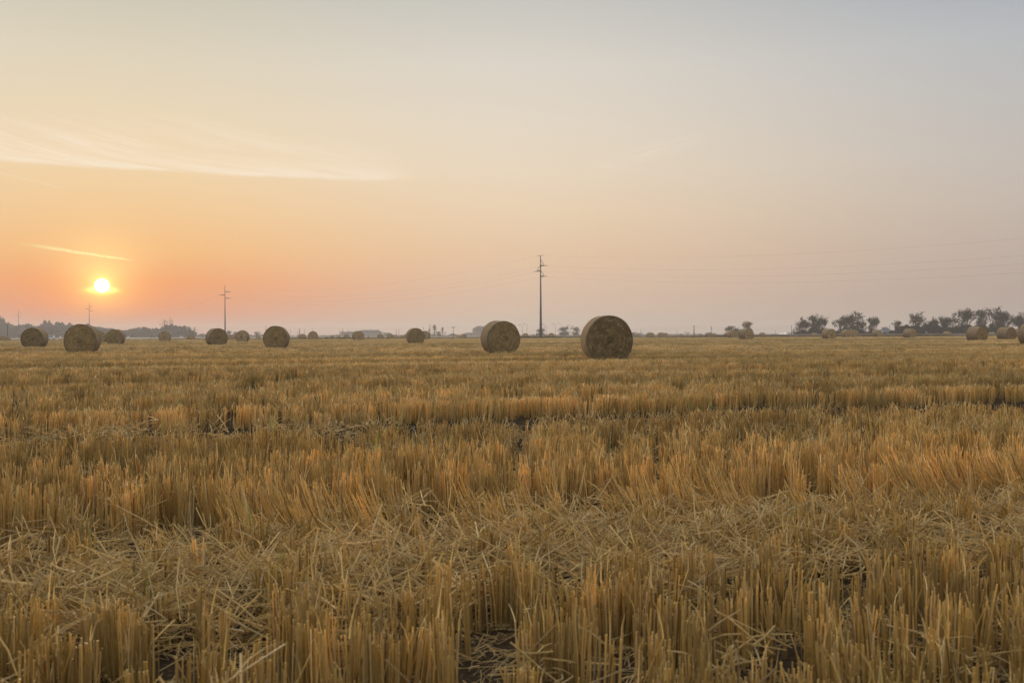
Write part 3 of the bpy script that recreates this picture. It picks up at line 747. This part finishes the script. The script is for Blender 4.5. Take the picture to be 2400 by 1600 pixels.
def tree_mesh(seed, kind='round', h=8.0, w=6.0, leaves=1500, ls=.22, lo=.22):
    """tapered trunk with limbs; crown of leaf-sized faces grouped round the twig ends"""
    r = random.Random(seed); tk = MB(); ends = []
    def limb(p, d, L, rad, depth):
        pts = [p]; q = p; dd = d
        for i in range(3):
            dd = (dd + Vector((r.gauss(0, .13), r.gauss(0, .13), .05))).normalized(); q = q + dd * (L / 3); pts.append(q)
        tk.tube(pts, [rad, rad * .85, rad * .7, rad * .5], 5, True)
        if depth == 0: ends.append(q); ends.append(pts[2]); return
        for k in range(r.randint(3, 4)):
            a = r.random() * 6.28; sp_ = r.uniform(.35, .95) if kind != 'column' else r.uniform(.1, .4)
            nd = (dd + Vector((math.cos(a), math.sin(a), r.uniform(-.1, .4))) * sp_).normalized()
            limb(pts[r.choice([2, 3, 3])], nd, L * r.uniform(.6, .85), rad * .55, depth - 1)
    nstem = {'round': 3, 'multi': 5, 'column': 1, 'bare': 2}[kind]
    for k in range(nstem):
        a = 6.28 * k / nstem + r.random(); sp_ = .0 if nstem == 1 else r.uniform(.15, .5)
        limb(Vector((math.cos(a) * .12, math.sin(a) * .12, 0)) * (nstem > 1), Vector((math.cos(a) * sp_, math.sin(a) * sp_, 1)).normalized(), 2.8, .17, 3)
    if kind == 'column':
        for i in range(60):
            z = r.uniform(1.2, 8.5); a = r.random() * 6.28; rr = .9 * math.sin(min(z / 8.8, 1) * math.pi) ** .5
            ends.append(Vector((math.cos(a) * rr * r.random(), math.sin(a) * rr * r.random(), z)))
    if kind in ('round', 'multi'):
        lob = []
        for _ in range(12 if kind == 'round' else 16):
            z_ = r.uniform(.05, .32) if _ % 2 == 0 else r.uniform(.2, .84); a_ = r.random() * 6.28; pr = min(1.0, 1.18 - z_ * .95) * r.uniform(.15, 1.0)
            lob.append((Vector((math.cos(a_) * pr * .8, math.sin(a_) * pr * .8, z_)), r.uniform(.13, .24)))
        top_ = max(e.z for e in ends); wid = max(max(abs(e.x), abs(e.y)) for e in ends)
        ends = [e for e in ends if r.random() < .12]
        for i in range(150):
            c_, rd = r.choice(lob); d_ = Vector((r.gauss(0, 1), r.gauss(0, 1), r.gauss(0, .6))).normalized() * rd * r.uniform(.3, 1)
            q_ = c_ + Vector((d_.x * 1.6, d_.y * 1.6, d_.z)); q_.z = min(max(q_.z, lo), .98); ends.append(Vector((q_.x * wid, q_.y * wid, q_.z * top_)))
    mx = max(e.z for e in ends); wx = max(max(abs(e.x), abs(e.y)) for e in ends)
    fs, fz = (w / 2 - .25) / wx, (h - .3) / mx
    tk.v = [(x * (fs if kind != 'none' else 1), y * fs, z * fz) for x, y, z in tk.v]
    ends = [Vector((e.x * fs, e.y * fs, max(e.z * fz, h * lo))) for e in ends]
    cr = MB()
    if kind != 'bare':
        cl = r.sample(ends, min(len(ends), 150)) if len(ends) > 150 else ends
        for k in range(leaves):
            e = r.choice(cl); rad = .045 * w + .06
            p = e + Vector((r.gauss(0, rad), r.gauss(0, rad), r.gauss(0, rad * .8)))
            if p.z < h * lo * .6: continue
            nrm = Vector((r.gauss(0, 1), r.gauss(0, 1), r.gauss(0, 1))).normalized(); a = nrm.orthogonal().normalized(); b = nrm.cross(a); s_ = ls * r.uniform(.5, 1.2)
            cr.add([p - a * s_, p - b * s_ * .5, p + a * s_, p + b * s_ * .5], [(0, 1, 2, 3)])
    return tk.mesh('trunk', M_bark), (cr.mesh('crown', None) if cr.v else None)
TM = {('round', i): tree_mesh(10 + i, 'round', 8, 7, 2600, .27, .05) for i in range(4)}
TM.update({('multi', i): tree_mesh(20 + i, 'multi', 8, 8, 2800, .27, .04) for i in range(3)})
TM.update({('column', i): tree_mesh(30 + i, 'column', 9, 2.6, 1100, .2, .12) for i in range(2)})
TM[('bare', 0)] = tree_mesh(40, 'bare', 8, 7, 0)
for k in list(TM):
    pass
cache = {}
def crown_mesh(key, mat):
    if (key, mat.name) not in cache:
        m = TM[key][1].copy(); m.materials.clear(); m.materials.append(mat); cache[(key, mat.name)] = m
    return cache[(key, mat.name)]
def tree(kind, v, x0, x1, yt, yb, Y, mat, label, name='tree', group=None, cat='tree'):
    key = (kind, v); tk, cr = TM[key]; base = {'round': (8, 7), 'multi': (8, 8), 'column': (9, 2.6), 'bare': (8, 7)}[kind]
    top = at((x0 + x1) / 2, yt, Y); zb = -.62
    h = top.z - zb; w = (x1 - x0) / FPX * Y * 1.22
    o = empty(name, (top.x, Y, zb), random.random() * 6.28); tag(o, label, cat, group)
    o.scale = (w / base[1], w / base[1], h / base[0])
    link(bpy.data.objects.new('trunk', tk), o)
    if cr: link(bpy.data.objects.new('crown', crown_mesh(key, mat)), o)
    return o
G1 = 'loose dark trees beyond the right of the field'
for a in [
 ('multi', 0, 1862, 1896, 743, 786, 372, M_green, 'left tree of the leftmost broad clump, lower and spreading left'),
 ('round', 0, 1886, 1920, 737, 786, 378, M_green, 'tallest middle tree of the leftmost broad clump, with rounded top'),
 ('multi', 1, 1908, 1944, 738, 786, 374, M_green, 'right tree of the leftmost broad clump, with a pointed tip'),
 ('multi', 2, 1958, 1992, 739, 786, 376, M_green, 'left tree of the second broad clump, airy with open gaps'),
 ('round', 1, 1984, 2020, 730, 786, 380, M_green, 'tallest tree of the second broad clump'),
 ('round', 2, 2004, 2030, 744, 786, 384, M_green, 'right tree of the second broad clump, lower than its neighbour'),
 ('round', 3, 2032, 2061, 739, 786, 378, M_green, 'single slim tree right of the second broad clump'),
 ('round', 0, 2094, 2122, 751, 786, 382, M_green, 'low sparse tree at the left end of the long hedge'),
 ('round', 1, 2125, 2163, 733, 786, 380, M_green, 'rounded tree rising above the left part of the long hedge'),
 ('multi', 1, 2172, 2204, 742, 786, 384, M_green, 'low airy tree left of the row above the long hedge'),
 ('round', 2, 2198, 2246, 734, 786, 378, M_green, 'broad tree above the middle of the long hedge'),
 ('round', 3, 2244, 2284, 718, 786, 372, M_green, 'tallest tree of the right row, leaning slightly left'),
 ('round', 0, 2282, 2318, 723, 786, 376, M_green, 'airy tree right of the tallest tree of the right row'),
 ('round', 1, 2312, 2356, 721, 786, 370, M_green, 'dense broad tree behind the two large right bales'),
 ('multi', 2, 2340, 2372, 728, 786, 384, M_green, 'thin pale tree at the right end of the row'),
 ('multi', 0, 2372, 2420, 732, 786, 372, M_green, 'tree cut by the right edge of the picture'),
]: tree(*a, group=G1)
tree('round', 3, 1740, 1764, 750, 786, 420, M_orange, 'orange autumn tree rising behind a bale right of centre')
tree('multi', 2, 1701, 1719, 762, 786, 450, M_green, 'small dark tree left of the orange tree, above a pair of bales')
tree('round', 2, 1720, 1734, 765, 786, 450, M_green, 'smaller dark tree between the orange tree and its left neighbour')
tree('multi', 1, 1257, 1281, 767, 788, 640, M_green, 'round bushy tree right behind the foot of the tallest pylon')
tree('round', 1, 1308, 1331, 765, 788, 700, M_green, 'hazy bushy tree between the tallest pylon and the largest bale')
tree('round', 2, 1340, 1359, 763, 788, 720, M_green, 'hazy tree with a pointed tip left of the largest bale')
tree('column', 0, 1012, 1024, 760, 790, 700, M_gold, 'taller left poplar with golden leaves')
tree('column', 1, 1033, 1041, 765, 790, 760, M_gold, 'smaller right poplar with golden leaves')
tree('round', 0, 1021, 1036, 776, 790, 800, M_green, 'low dark bushy tree between the two golden poplars')
tree('bare', 0, 1036, 1047, 774, 790, 800, M_green, 'small bare tree right of the two golden poplars', name='bare_tree')
tree('column', 0, 1002, 1007, 770, 790, 900, M_gold, 'faint slim poplar left of the two golden poplars')
tree('bare', 0, 376, 407, 740, 790, 560, M_green, 'bare branched tree rising above the hazy wood', name='bare_tree')
tree('bare', 0, 436, 461, 761, 790, 580, M_green, 'lower bare tree at the right end of the hazy wood', name='bare_tree')
tree('multi', 0, 527, 541, 773, 790, 800, M_green, 'hazy tree right behind the foot of the second tallest pylon')
tree('round', 1, 544, 556, 777, 790, 850, M_green, 'hazy low tree behind the medium bale right of the second pylon')
tree('multi', 1, 593, 609, 776, 790, 850, M_green, 'hazy low tree left of the large bale between the two tallest pylons')
tree('bare', 0, 1602, 1618, 775, 787, 560, M_green, 'low sprawling bush left of the tan wooden pole', name='bush', cat='bush')
tree('round', 2, 1480, 1492, 777, 787, 620, M_green, 'hazy shrub touching the right outline of the largest bale', name='bush', cat='bush')
tree('bare', 0, 1500, 1509, 777, 787, 600, M_green, 'tiny thin shrub left of the second small bale right of the largest bale', name='bush', cat='bush')
tree('multi', 2, 2066, 2082, 765, 787, 430, M_green, 'small sparse tree in front of the grey tank')
tree('round', 2, 894, 916, 778, 790, 950, M_green, 'hazy bush right of the hip roofed barn', name='bush', cat='bush')

# wood and hedges that read as masses
def crown_blob(seed, w=6, h=6, n=1100, ls=.5):
    r = random.Random(seed); mb = MB(); cs = [(Vector((r.gauss(0, w * .26), r.gauss(0, w * .26), r.uniform(.15, .80) * h)), r.uniform(.13, .24) * w) for _ in range(11)]
    for k in range(n):
        c_, rd = r.choice(cs); d = Vector((r.gauss(0, 1), r.gauss(0, 1), r.gauss(0, 1))).normalized(); p = c_ + d * rd * r.uniform(.6, 1.05)
        p.z = min(max(p.z, 0), h)
        nrm = (d + Vector((r.gauss(0, .6), r.gauss(0, .6), r.gauss(0, .6)))).normalized(); a = nrm.orthogonal().normalized(); b = nrm.cross(a); s_ = ls * r.uniform(.6, 1.3)
        mb.add([p - a * s_, p - b * s_, p + a * s_, p + b * s_], [(0, 1, 2, 3)])
    return mb.mesh('crown', M_hedge)
C_blob = proto_coll('crown', [crown_blob(s_) for s_ in range(6)])
def interp(tab, x): return float(np.interp(x, [t_[0] for t_ in tab], [t_[1] for t_ in tab]))
WOOD = [(-200, 735), (-60, 738), (0, 740), (14, 753), (30, 759), (60, 757), (85, 759), (92, 764), (105, 752), (115, 749), (127, 758), (142, 747), (152, 757), (165, 756), (185, 759), (205, 757), (222, 761), (240, 765), (262, 768), (292, 771), (305, 769), (325, 765), (340, 764), (360, 769), (378, 766), (385, 762), (397, 753), (405, 755), (412, 763), (420, 757), (430, 764), (440, 769), (450, 771), (453, 782)]
def mass(name, tab, x0, x1, step, Y, dY, label, cat, wpx=18, low=(1.0,)):
    P = []; rot = []; scl = []
    x = x0
    while x < x1:
        for lf in low:
            xx = x + random.uniform(-step, step) * .5; YY = Y + random.uniform(-dY, dY); yt = interp(tab, xx) + random.uniform(-1, 3); p = at(xx, yt, YY)
            H = (p.z + .65) * lf * random.uniform(.88, 1.03); Wd = wpx / FPX * YY * random.uniform(.7, 1.3)
            P.append((p.x, YY, -.65)); rot.append((0, 0, random.random() * 6.28)); scl.append((Wd / 6, Wd / 6, H / 6))
        x += step
    return gn_scatter(name, C_blob, P, rot, scl, rng.integers(0, 6, len(P)), label=label, cat=cat)
mass('far_wood', WOOD, -200, 452, 5, 880, 50, 'hazy purple grey wood along the horizon under the sun', 'wood', 16, (1.0, .6))
mass('long_hedge', [(2095, 772), (2110, 762), (2130, 758), (2150, 765), (2175, 756), (2200, 758), (2215, 768), (2245, 765), (2260, 757), (2290, 762), (2310, 768), (2340, 772), (2500, 772)], 2098, 2460, 6, 392, 6, 'long dark hedge under the row of trees at the right', 'hedge', 20, (1.0, .6))
mass('low_scrub', [(1860, 777), (1880, 772), (1915, 773), (1945, 779), (1965, 773), (2020, 771), (2035, 778), (2095, 779)], 1866, 2095, 9, 396, 5, 'low dark scrub at the feet of the two broad tree clumps', 'scrub', 16)
mass('horizon_hedge', [(455, 784), (470, 781), (520, 786), (540, 783), (640, 784), (690, 786), (760, 785), (850, 783), (900, 785), (1000, 784), (1100, 786), (1500, 783), (2600, 783)], 456, 2500, 5, 1150, 120, 'faint line of hedges and trees fading into the horizon', 'hedge', 14)

# ------------------------------------------------------------------ pylons and their wires
pyl = []
def pylon(xb, yt, Y, label, main=False):
    top = at(xb, yt, Y); h = top.z + .62
    o = empty('power_pylon', (top.x, Y, -.62), 0); tag(o, label, 'pylon', 'steel pole pylons of the power line')
    mb = MB(); mb.tube([(0, 0, 0), (0, 0, h * .45), (0, 0, h)], [.42, .29, .13], 12); mb.build('pole', M_steel, o, True)
    MB().tube([(0, 0, -.02), (0, 0, .35)], [.62, .60], 12).build('footing', M_tan, o)
    az_ = R(-38) if not main else R(-38)
    att = [Vector((0, 0, h))]
    specs = [(1, h - 3.1), (-1, h - 4.75), (1, h - 6.4)]
    L = 3.1 if not main else 1.35
    for sg, z in specs:
        d = Vector((.97 * sg, -.24 * sg, 0)) if not main else Vector((sg * .80, -.5 * sg, 0)).normalized()
        e = Vector((0, 0, z)) + d * L + Vector((0, 0, -.12 if main else 0))
        MB().tube([(0, 0, z), e], [.19, .13], 6).build('cross_arm', M_dark, o)
        if main:
            MB().tube([(0, 0, z + 1.9), e], [.07, .07], 6).build('stay', M_dark, o)
        else:
            MB().tube([e * .55 + Vector((0, 0, z)) * .45 , e * .55 + Vector((0, 0, z)) * .45 + Vector((0, 0, -.32))], [.10, .05], 6).build('insulator', M_dark, o)
        if main:
            for kk in (-1, 1):
                q = e + Vector((-.62 * kk * -1, .79 * kk * -1, -.03)) * 1.5
                MB().tube([e, e * .4 + q * .6, q], [.04, .09, .04], 6).build('insulator', M_dark, o)
        att.append(e)
    if main:
        for kk in (-1, 1):
            q = Vector((0, 0, h)) + Vector((.62 * kk, -.79 * kk, -.02)) * 1.6
            MB().tube([(0, 0, h), q], [.03, .05], 6).build('insulator', M_dark, o)
    pyl.append([Vector((top.x, Y, -.62)) + a for a in att])
    return o
pylon(1266.8, 598.5, 308, 'tallest pylon, near the centre, with stayed short arms', True)
pylon(527, 669, 505, 'second tallest pylon, above a medium bale left of centre')
pylon(209, 709, 765, 'third pylon, under the sun above the big left bale')
pylon(43, 726.5, 950, 'small pylon above the left end of the wood')
pylon(1.5, 738, 1180, 'tiny pylon top at the left edge of the picture')
p0 = [a + Vector((164, -210, .6)) for a in pyl[0]]
chain = [p0] + pyl
for w in range(4):
    mb = MB()
    for a, b in zip(chain[:-1], chain[1:]):
        A, B = a[w], b[w]; Ls = (B - A).length; sag = 6.3 * (Ls / 260) ** 2 if w else 6.2 * (Ls / 260) ** 2; pts = []
        for i in range(25):
            t = i / 24; p = A.lerp(B, t); p.z -= 4 * sag * t * (1 - t); pts.append(p)
        mb.tube(pts, .009, 4)
    o = mb.build('power_wire', M_wire)
    tag(o, ['topmost thin wire strung between the pylon tops', 'wire strung from the highest right arm of each pylon', 'wire strung from the left arm of each pylon', 'lowest wire strung from the lower right arm of each pylon'][w], 'wire', 'wires of the power line')

# ------------------------------------------------------------------ thin poles and lamps on the horizon
def pole(x, yt, Y, label, name='utility_pole', r=.13, mat=None, lamp=False, cross=False, cat='pole', group='thin poles along the horizon'):
    p = at(x, yt, Y); h = p.z + .62; o = empty(name, (p.x, Y, -.62)); tag(o, label, cat, group)
    MB().tube([(0, 0, 0), (0, 0, h)], [r * 1.2, r * .8], 8).build('pole', mat or M_wood, o, True)
    if lamp:
        MB().tube([(0, 0, h - .1), (-.5, 0, h + .25), (-1.1, 0, h + .3)], [r * .5] * 3, 6).build('lamp_arm', M_dark, o)
        MB().box(-1.9, -1.0, -.2, .2, h + .16, h + .34).build('lamp_head', M_dark, o)
    if cross: MB().box(-.9, .9, -.07, .07, h - .5, h - .32).build('crossbar', M_dark, o)
    return Vector((p.x, Y, p.z))
for a in [
 (607, 774, 620, 'thin pole left of the large bale between the two tallest pylons'),
 (622.5, 763, 520, 'taller pole rising behind the top left of the large bale between the pylons'),
 (680, 771, 620, 'thin faint pole just right of the large bale between the pylons'),
 (697, 774, 700, 'thin short pole left of the slim chimney'),
 (714, 770, 620, 'faint thin pole left of the dark lone bale'),
 (733, 768, 620, 'faint thin pole directly above the dark lone bale'),
 (795.5, 772, 620, 'thin pole at the left end of the flat roofed farm building'),
 (928.8, 770, 560, 'left of two thin reddish poles right of the hip roofed barn'),
 (935, 771, 560, 'right of two thin reddish poles right of the hip roofed barn'),
 (992.5, 765.5, 520, 'reddish pole above the overlapping pair of bales'),
 (1012.5, 768, 600, 'thin short pole touching the left poplar'),
]: pole(*a, r=.09)
tall = []
tall.append(pole(1007.5, 761, 420, 'tall reddish pole left of the two golden poplars', r=.15, mat=M_wood))
tall.append(pole(1062.5, 765, 420, 'pole behind the gabled shed right of the poplars', r=.09, cross=True))
tall.append(pole(1209, 761, 470, 'thin pole just right of the top of the second largest bale', r=.07))
for x, yt, lb in ((1207, 760, 'first lamp post right of the second largest bale'), (1224.5, 763, 'shorter lamp post left of the tallest pylon'), (1235, 759.5, 'taller lamp post left of the tallest pylon'), (1275.5, 763, 'short lamp post right beside the tallest pylon'), (1280, 761, 'lamp post just right of the tallest pylon'), (1301.5, 759.5, 'lamp post above the small bale right of the tallest pylon'), (1315.5, 759, 'lamp post behind the bushy tree right of the tallest pylon'), (1338, 763, 'faint lamp post left of the tree with the pointed tip')):
    pole(x, yt, 520, lb, name='street_lamp', r=.07, mat=M_dark, lamp=True, cat='street lamp', group='street lamps around the tallest pylon')
pa = pole(1626.5, 762, 400, 'tan wooden pole right of centre carrying two sagging cables', r=.22, mat=M_tan)
pb = pole(1855, 761.5, 420, 'thin pole left of the leftmost broad tree clump', r=.12)
pole(1502, 771, 560, 'faint short pole right of the largest bale', r=.08)
pole(1587, 773, 600, 'faint thin pole left of the low sprawling bush', r=.09)
pole(1818, 773, 600, 'faint thin pole left of the long white shed', r=.09)
pole(2085, 762, 430, 'thin pole at the right side of the grey tank', r=.10)
def cable(name, pts, sag, label, group):
    mb = MB()
    for A, B in zip(pts[:-1], pts[1:]):
        q = []
        for i in range(17):
            t = i / 16; p = A.lerp(B, t); p.z -= 4 * sag * t * (1 - t); q.append(p)
        mb.tube(q, .013, 4)
    tag(mb.build(name, M_wire), label, 'wire', group)
left_end = at(1300, 769, 400); 
for dz, lb in ((-.1, 'upper sagging cable through the top of the tan wooden pole'), (-.9, 'lower sagging cable below the top of the tan wooden pole')):
    cable('overhead_cable', [p + Vector((0, 0, dz)) for p in (left_end, pa, pb, at(2085, 762, 430), at(2500, 760, 430))], 1.1, lb, 'sagging cables right of centre')
cable('overhead_cable', [at(540, 768, 520), at(622.5, 763.6, 520), at(803, 768, 520), at(992.5, 766, 520), tall[0], tall[1], tall[2], at(1400, 765, 470)], 1.0, 'faint cable running from pole to pole behind the left and centre bales', None)

# ------------------------------------------------------------------ buildings
def hip_building(name, x0, x1, yt, ye, Y, ridge, wallm, roofm, label, cat, depth=8, wins=0, gable=False, chim=(), rz=0):
    a, b = at(x0, ye, Y), at(x1, ye, Y); zt = at((x0 + x1) / 2, yt, Y).z + .62; ze = (a.z + b.z) / 2 + .62
    w = (b.x - a.x); o = empty(name, ((a.x + b.x) / 2, Y + depth / 2, -.62), rz); tag(o, label, cat)
    hw, hd = w / 2, depth / 2
    MB().box(-hw * .95, hw * .95, -hd * .95, hd * .95, 0, ze + .05).build('wall', wallm, o)
    rr = ridge * hw; th_ = .18
    mb = MB()
    if gable == 'front':   # ridge runs away from the viewer, gable towards him
        mb.add([(-hw, -hd, ze), (hw, -hd, ze), (hw, hd, ze), (-hw, hd, ze), (0, -hd, zt), (0, hd, zt), (-hw, -hd, ze - th_), (hw, -hd, ze - th_), (hw, hd, ze - th_), (-hw, hd, ze - th_)],
               [(0, 4, 5, 3), (1, 2, 5, 4), (2, 3, 5), (0, 1, 4), (0, 6, 7, 1), (1, 7, 8, 2), (2, 8, 9, 3), (3, 9, 6, 0), (6, 9, 8, 7)])
    else:
        mb.add([(-hw, -hd, ze), (hw, -hd, ze), (hw, hd, ze), (-hw, hd, ze), (-rr, 0, zt), (rr, 0, zt), (-hw, -hd, ze - th_), (hw, -hd, ze - th_), (hw, hd, ze - th_), (-hw, hd, ze - th_)],
               [(0, 1, 5, 4), (1, 2, 5), (2, 3, 4, 5), (3, 0, 4), (0, 6, 7, 1), (1, 7, 8, 2), (2, 8, 9, 3), (3, 9, 6, 0), (6, 9, 8, 7)])
    rf = mb.build('roof', roofm, o)
    for (cx, ch) in chim: MB().box(cx * hw - .35, cx * hw + .35, -.3, .3, zt - .6, zt + ch).build('chimney', M_roof2, rf)
    for k in range(wins):
        wx = -hw * .8 + (k + .5) * hw * 1.6 / wins
        f = MB().box(wx - .55, wx + .55, -hd * .95 - .05, -hd * .95 + .02, ze - 2.2, ze - .7).build('window', M_white, o)
        MB().box(wx - .45, wx + .45, -hd * .95 - .08, -hd * .95 - .052, ze - 2.1, ze - .8).build('pane', M_glass, f)
    return o
o = hip_building('barn', 838, 892, 773, 778, 950, .72, M_wall, M_roof, 'large barn with hipped grey roof behind a bale left of centre', 'barn', 12)
o = hip_building('farm_building', 796, 838, 777.2, 779, 930, .96, M_wall, M_roof, 'long flat roofed farm building with chimneys left of the hipped barn', 'building', 10, chim=((-.75, 1.6), (-.15, 1.1), (.15, .7)))
pole(803.5, 768, 920, 'reddish mast on the roof of the flat roofed farm building', name='mast', r=.18, mat=M_wood, cat='mast')
hip_building('farmhouse', 1106.5, 1146, 764.2, 771, 990, .45, M_wall2, M_roof, 'ochre farmhouse with hipped roof half behind the second largest bale', 'house', 12, wins=5, chim=((-.3, .8), (-.1, .9), (.55, .9)))
hip_building('long_barn', 1088, 1160, 779.3, 781.5, 975, .9, M_wall, M_roof2, 'long low barn with pale wall below the farmhouse', 'barn', 9, wins=3)
hip_building('shed', 1047, 1074, 780.8, 786, 900, 0, M_wall, M_roof, 'gabled pale shed right of the poplars', 'shed', 10, gable='front')
hip_building('small_house', 999, 1011, 778.5, 785, 900, 0, M_wall, M_roof, 'small gabled house left of the poplars', 'house', 8, gable='front')
hip_building('white_shed', 1843, 1862, 778, 779, 800, .98, M_white, M_white, 'right taller part of the long white shed left of the tree clumps', 'shed', 10)
hip_building('white_shed', 1834, 1850, 779.8, 780.6, 820, .98, M_white, M_white, 'left lower part of the long white shed left of the tree clumps', 'shed', 10)
hip_building('low_barn', 2025, 2062, 776, 779, 470, .95, M_wall, M_roof2, 'low barn behind the slim single tree at the right', 'barn', 7)
hip_building('greenhouse', 2170, 2200, 777, 779, 388, .95, M_white, M_tank, 'low pale shelter in front of the long dark hedge', 'shed', 4)
# slim factory chimney
p = at(702, 770, 900); o = empty('factory_chimney', (p.x, 900, -.62)); tag(o, 'slim pale chimney stack left of the dark lone bale', 'chimney')
MB().tube([(0, 0, 0), (0, 0, p.z + .62)], [.6, .42], 12).build('stack', M_tan, o, True); MB().tube([(0, 0, p.z + .3), (0, 0, p.z + .7)], [.52, .52], 12).build('rim', M_red, o)
# grey tank
p = at(2076.5, 769, 425); o = empty('storage_tank', (p.x, 425, -.62)); tag(o, 'blue grey storage tank behind a bale and a slim tree at the right', 'tank'); h = p.z + .62
MB().tube([(0, 0, 0), (0, 0, h - .4)], [1.5, 1.5], 20).build('tank_wall', M_tank, o, True); MB().tube([(0, 0, h - .4), (0, 0, h)], [1.56, .3], 20).build('tank_roof', M_steel, o)
# striped mast
p = at(1667, 765, 520); o = empty('striped_mast', (p.x, 520, -.62)); tag(o, 'short mast with white drum and dark and white blades above two small bales', 'mast'); h = p.z + .62
MB().tube([(0, 0, 0), (0, 0, h - .6)], [.10, .08], 8).build('mast_pole', M_dark, o)
MB().tube([(0, 0, h - 3.6), (0, 0, h - 2.0)], [.42, .42], 14).build('drum', M_white, o, True)
for k in range(3):
    a = R(115 + 0 * k); MB().box(-.22, .22, -.05, .05, -.35, .35).build('sign_plate', (M_dark, M_white, M_red)[k], o, loc=(.15 - k * .12, -.15, h - 1.3 + k * .55))
# marker stakes on the bank
for x, yt, Y, lb in ((863, 786.5, 186, 'short dark stake on the bank in front of the hipped barn'), (1309, 785, 192, 'short dark stake on the bank right of the tallest pylon'), (1257.5, 781.5, 194, 'slim stake with a dark tip left of the foot of the tallest pylon'), (17.5, 760, 330, 'thick dark post in front of the left end of the wood')):
    p = at(x, yt, Y); o = empty('stake', (p.x, Y, -.5)); tag(o, lb, 'post', 'posts along the bank')
    MB().tube([(0, 0, 0), (0, 0, p.z + .5)], [.06 if Y < 300 else .14, .05 if Y < 300 else .12], 7).build('shaft', M_dark, o); MB().tube([(0, 0, p.z + .46), (0, 0, p.z + .56)], [.10, .02], 7).build('cap', M_dark, o)
# small white van beyond the bank at the left
p = at(121, 793, 420); o = empty('parked_van', (p.x, 420, -.62), R(15)); tag(o, 'white van parked beyond the bank left of the big bale under the sun', 'van')
mb = MB(); mb.add([(-1, -2.2, .35), (1, -2.2, .35), (1, 2.2, .35), (-1, 2.2, .35), (-1, -2.2, 1.0), (1, -2.2, 1.0), (-.9, -1.3, 1.75), (.9, -1.3, 1.75), (.9, 2.15, 1.8), (-.9, 2.15, 1.8), (1, 2.2, 1.0), (-1, 2.2, 1.0)],
   [(0, 3, 2, 1), (0, 1, 5, 4), (4, 5, 7, 6), (6, 7, 8, 9), (3, 11, 10, 2), (11, 9, 8, 10), (1, 2, 10, 5), (5, 10, 8, 7), (0, 4, 11, 3), (4, 6, 9, 11)]); mb.build('body', M_white, o)
MB().add([(-.85, -2.13, 1.08), (.85, -2.13, 1.08), (.8, -1.42, 1.68), (-.8, -1.42, 1.68)], [(0, 1, 2, 3)]).build('windscreen', M_glass, o)
for sx in (-1, 1):
    for sy in (-1.4, 1.4): MB().tube([(sx * .82, sy, .35), (sx * 1.02, sy, .35)], [.35, .35], 14).build('wheel', M_rubber, o)

# ------------------------------------------------------------------ haze
mh = bpy.data.materials.new('haze'); mh.use_nodes = True; nt = mh.node_tree; nt.nodes.clear()
pv = nt.nodes.new('ShaderNodeVolumePrincipled'); om = nt.nodes.new('ShaderNodeOutputMaterial'); nt.links.new(pv.outputs[0], om.inputs['Volume'])
pv.inputs['Color'].default_value = (.96, .90, .86, 1); pv.inputs['Density'].default_value = .00052; pv.inputs['Anisotropy'].default_value = .25
mb = MB().box(-2600, 2600, -150, 3000, -1.7, 31); o = mb.build('haze', mh); tag(o, kind='stuff')
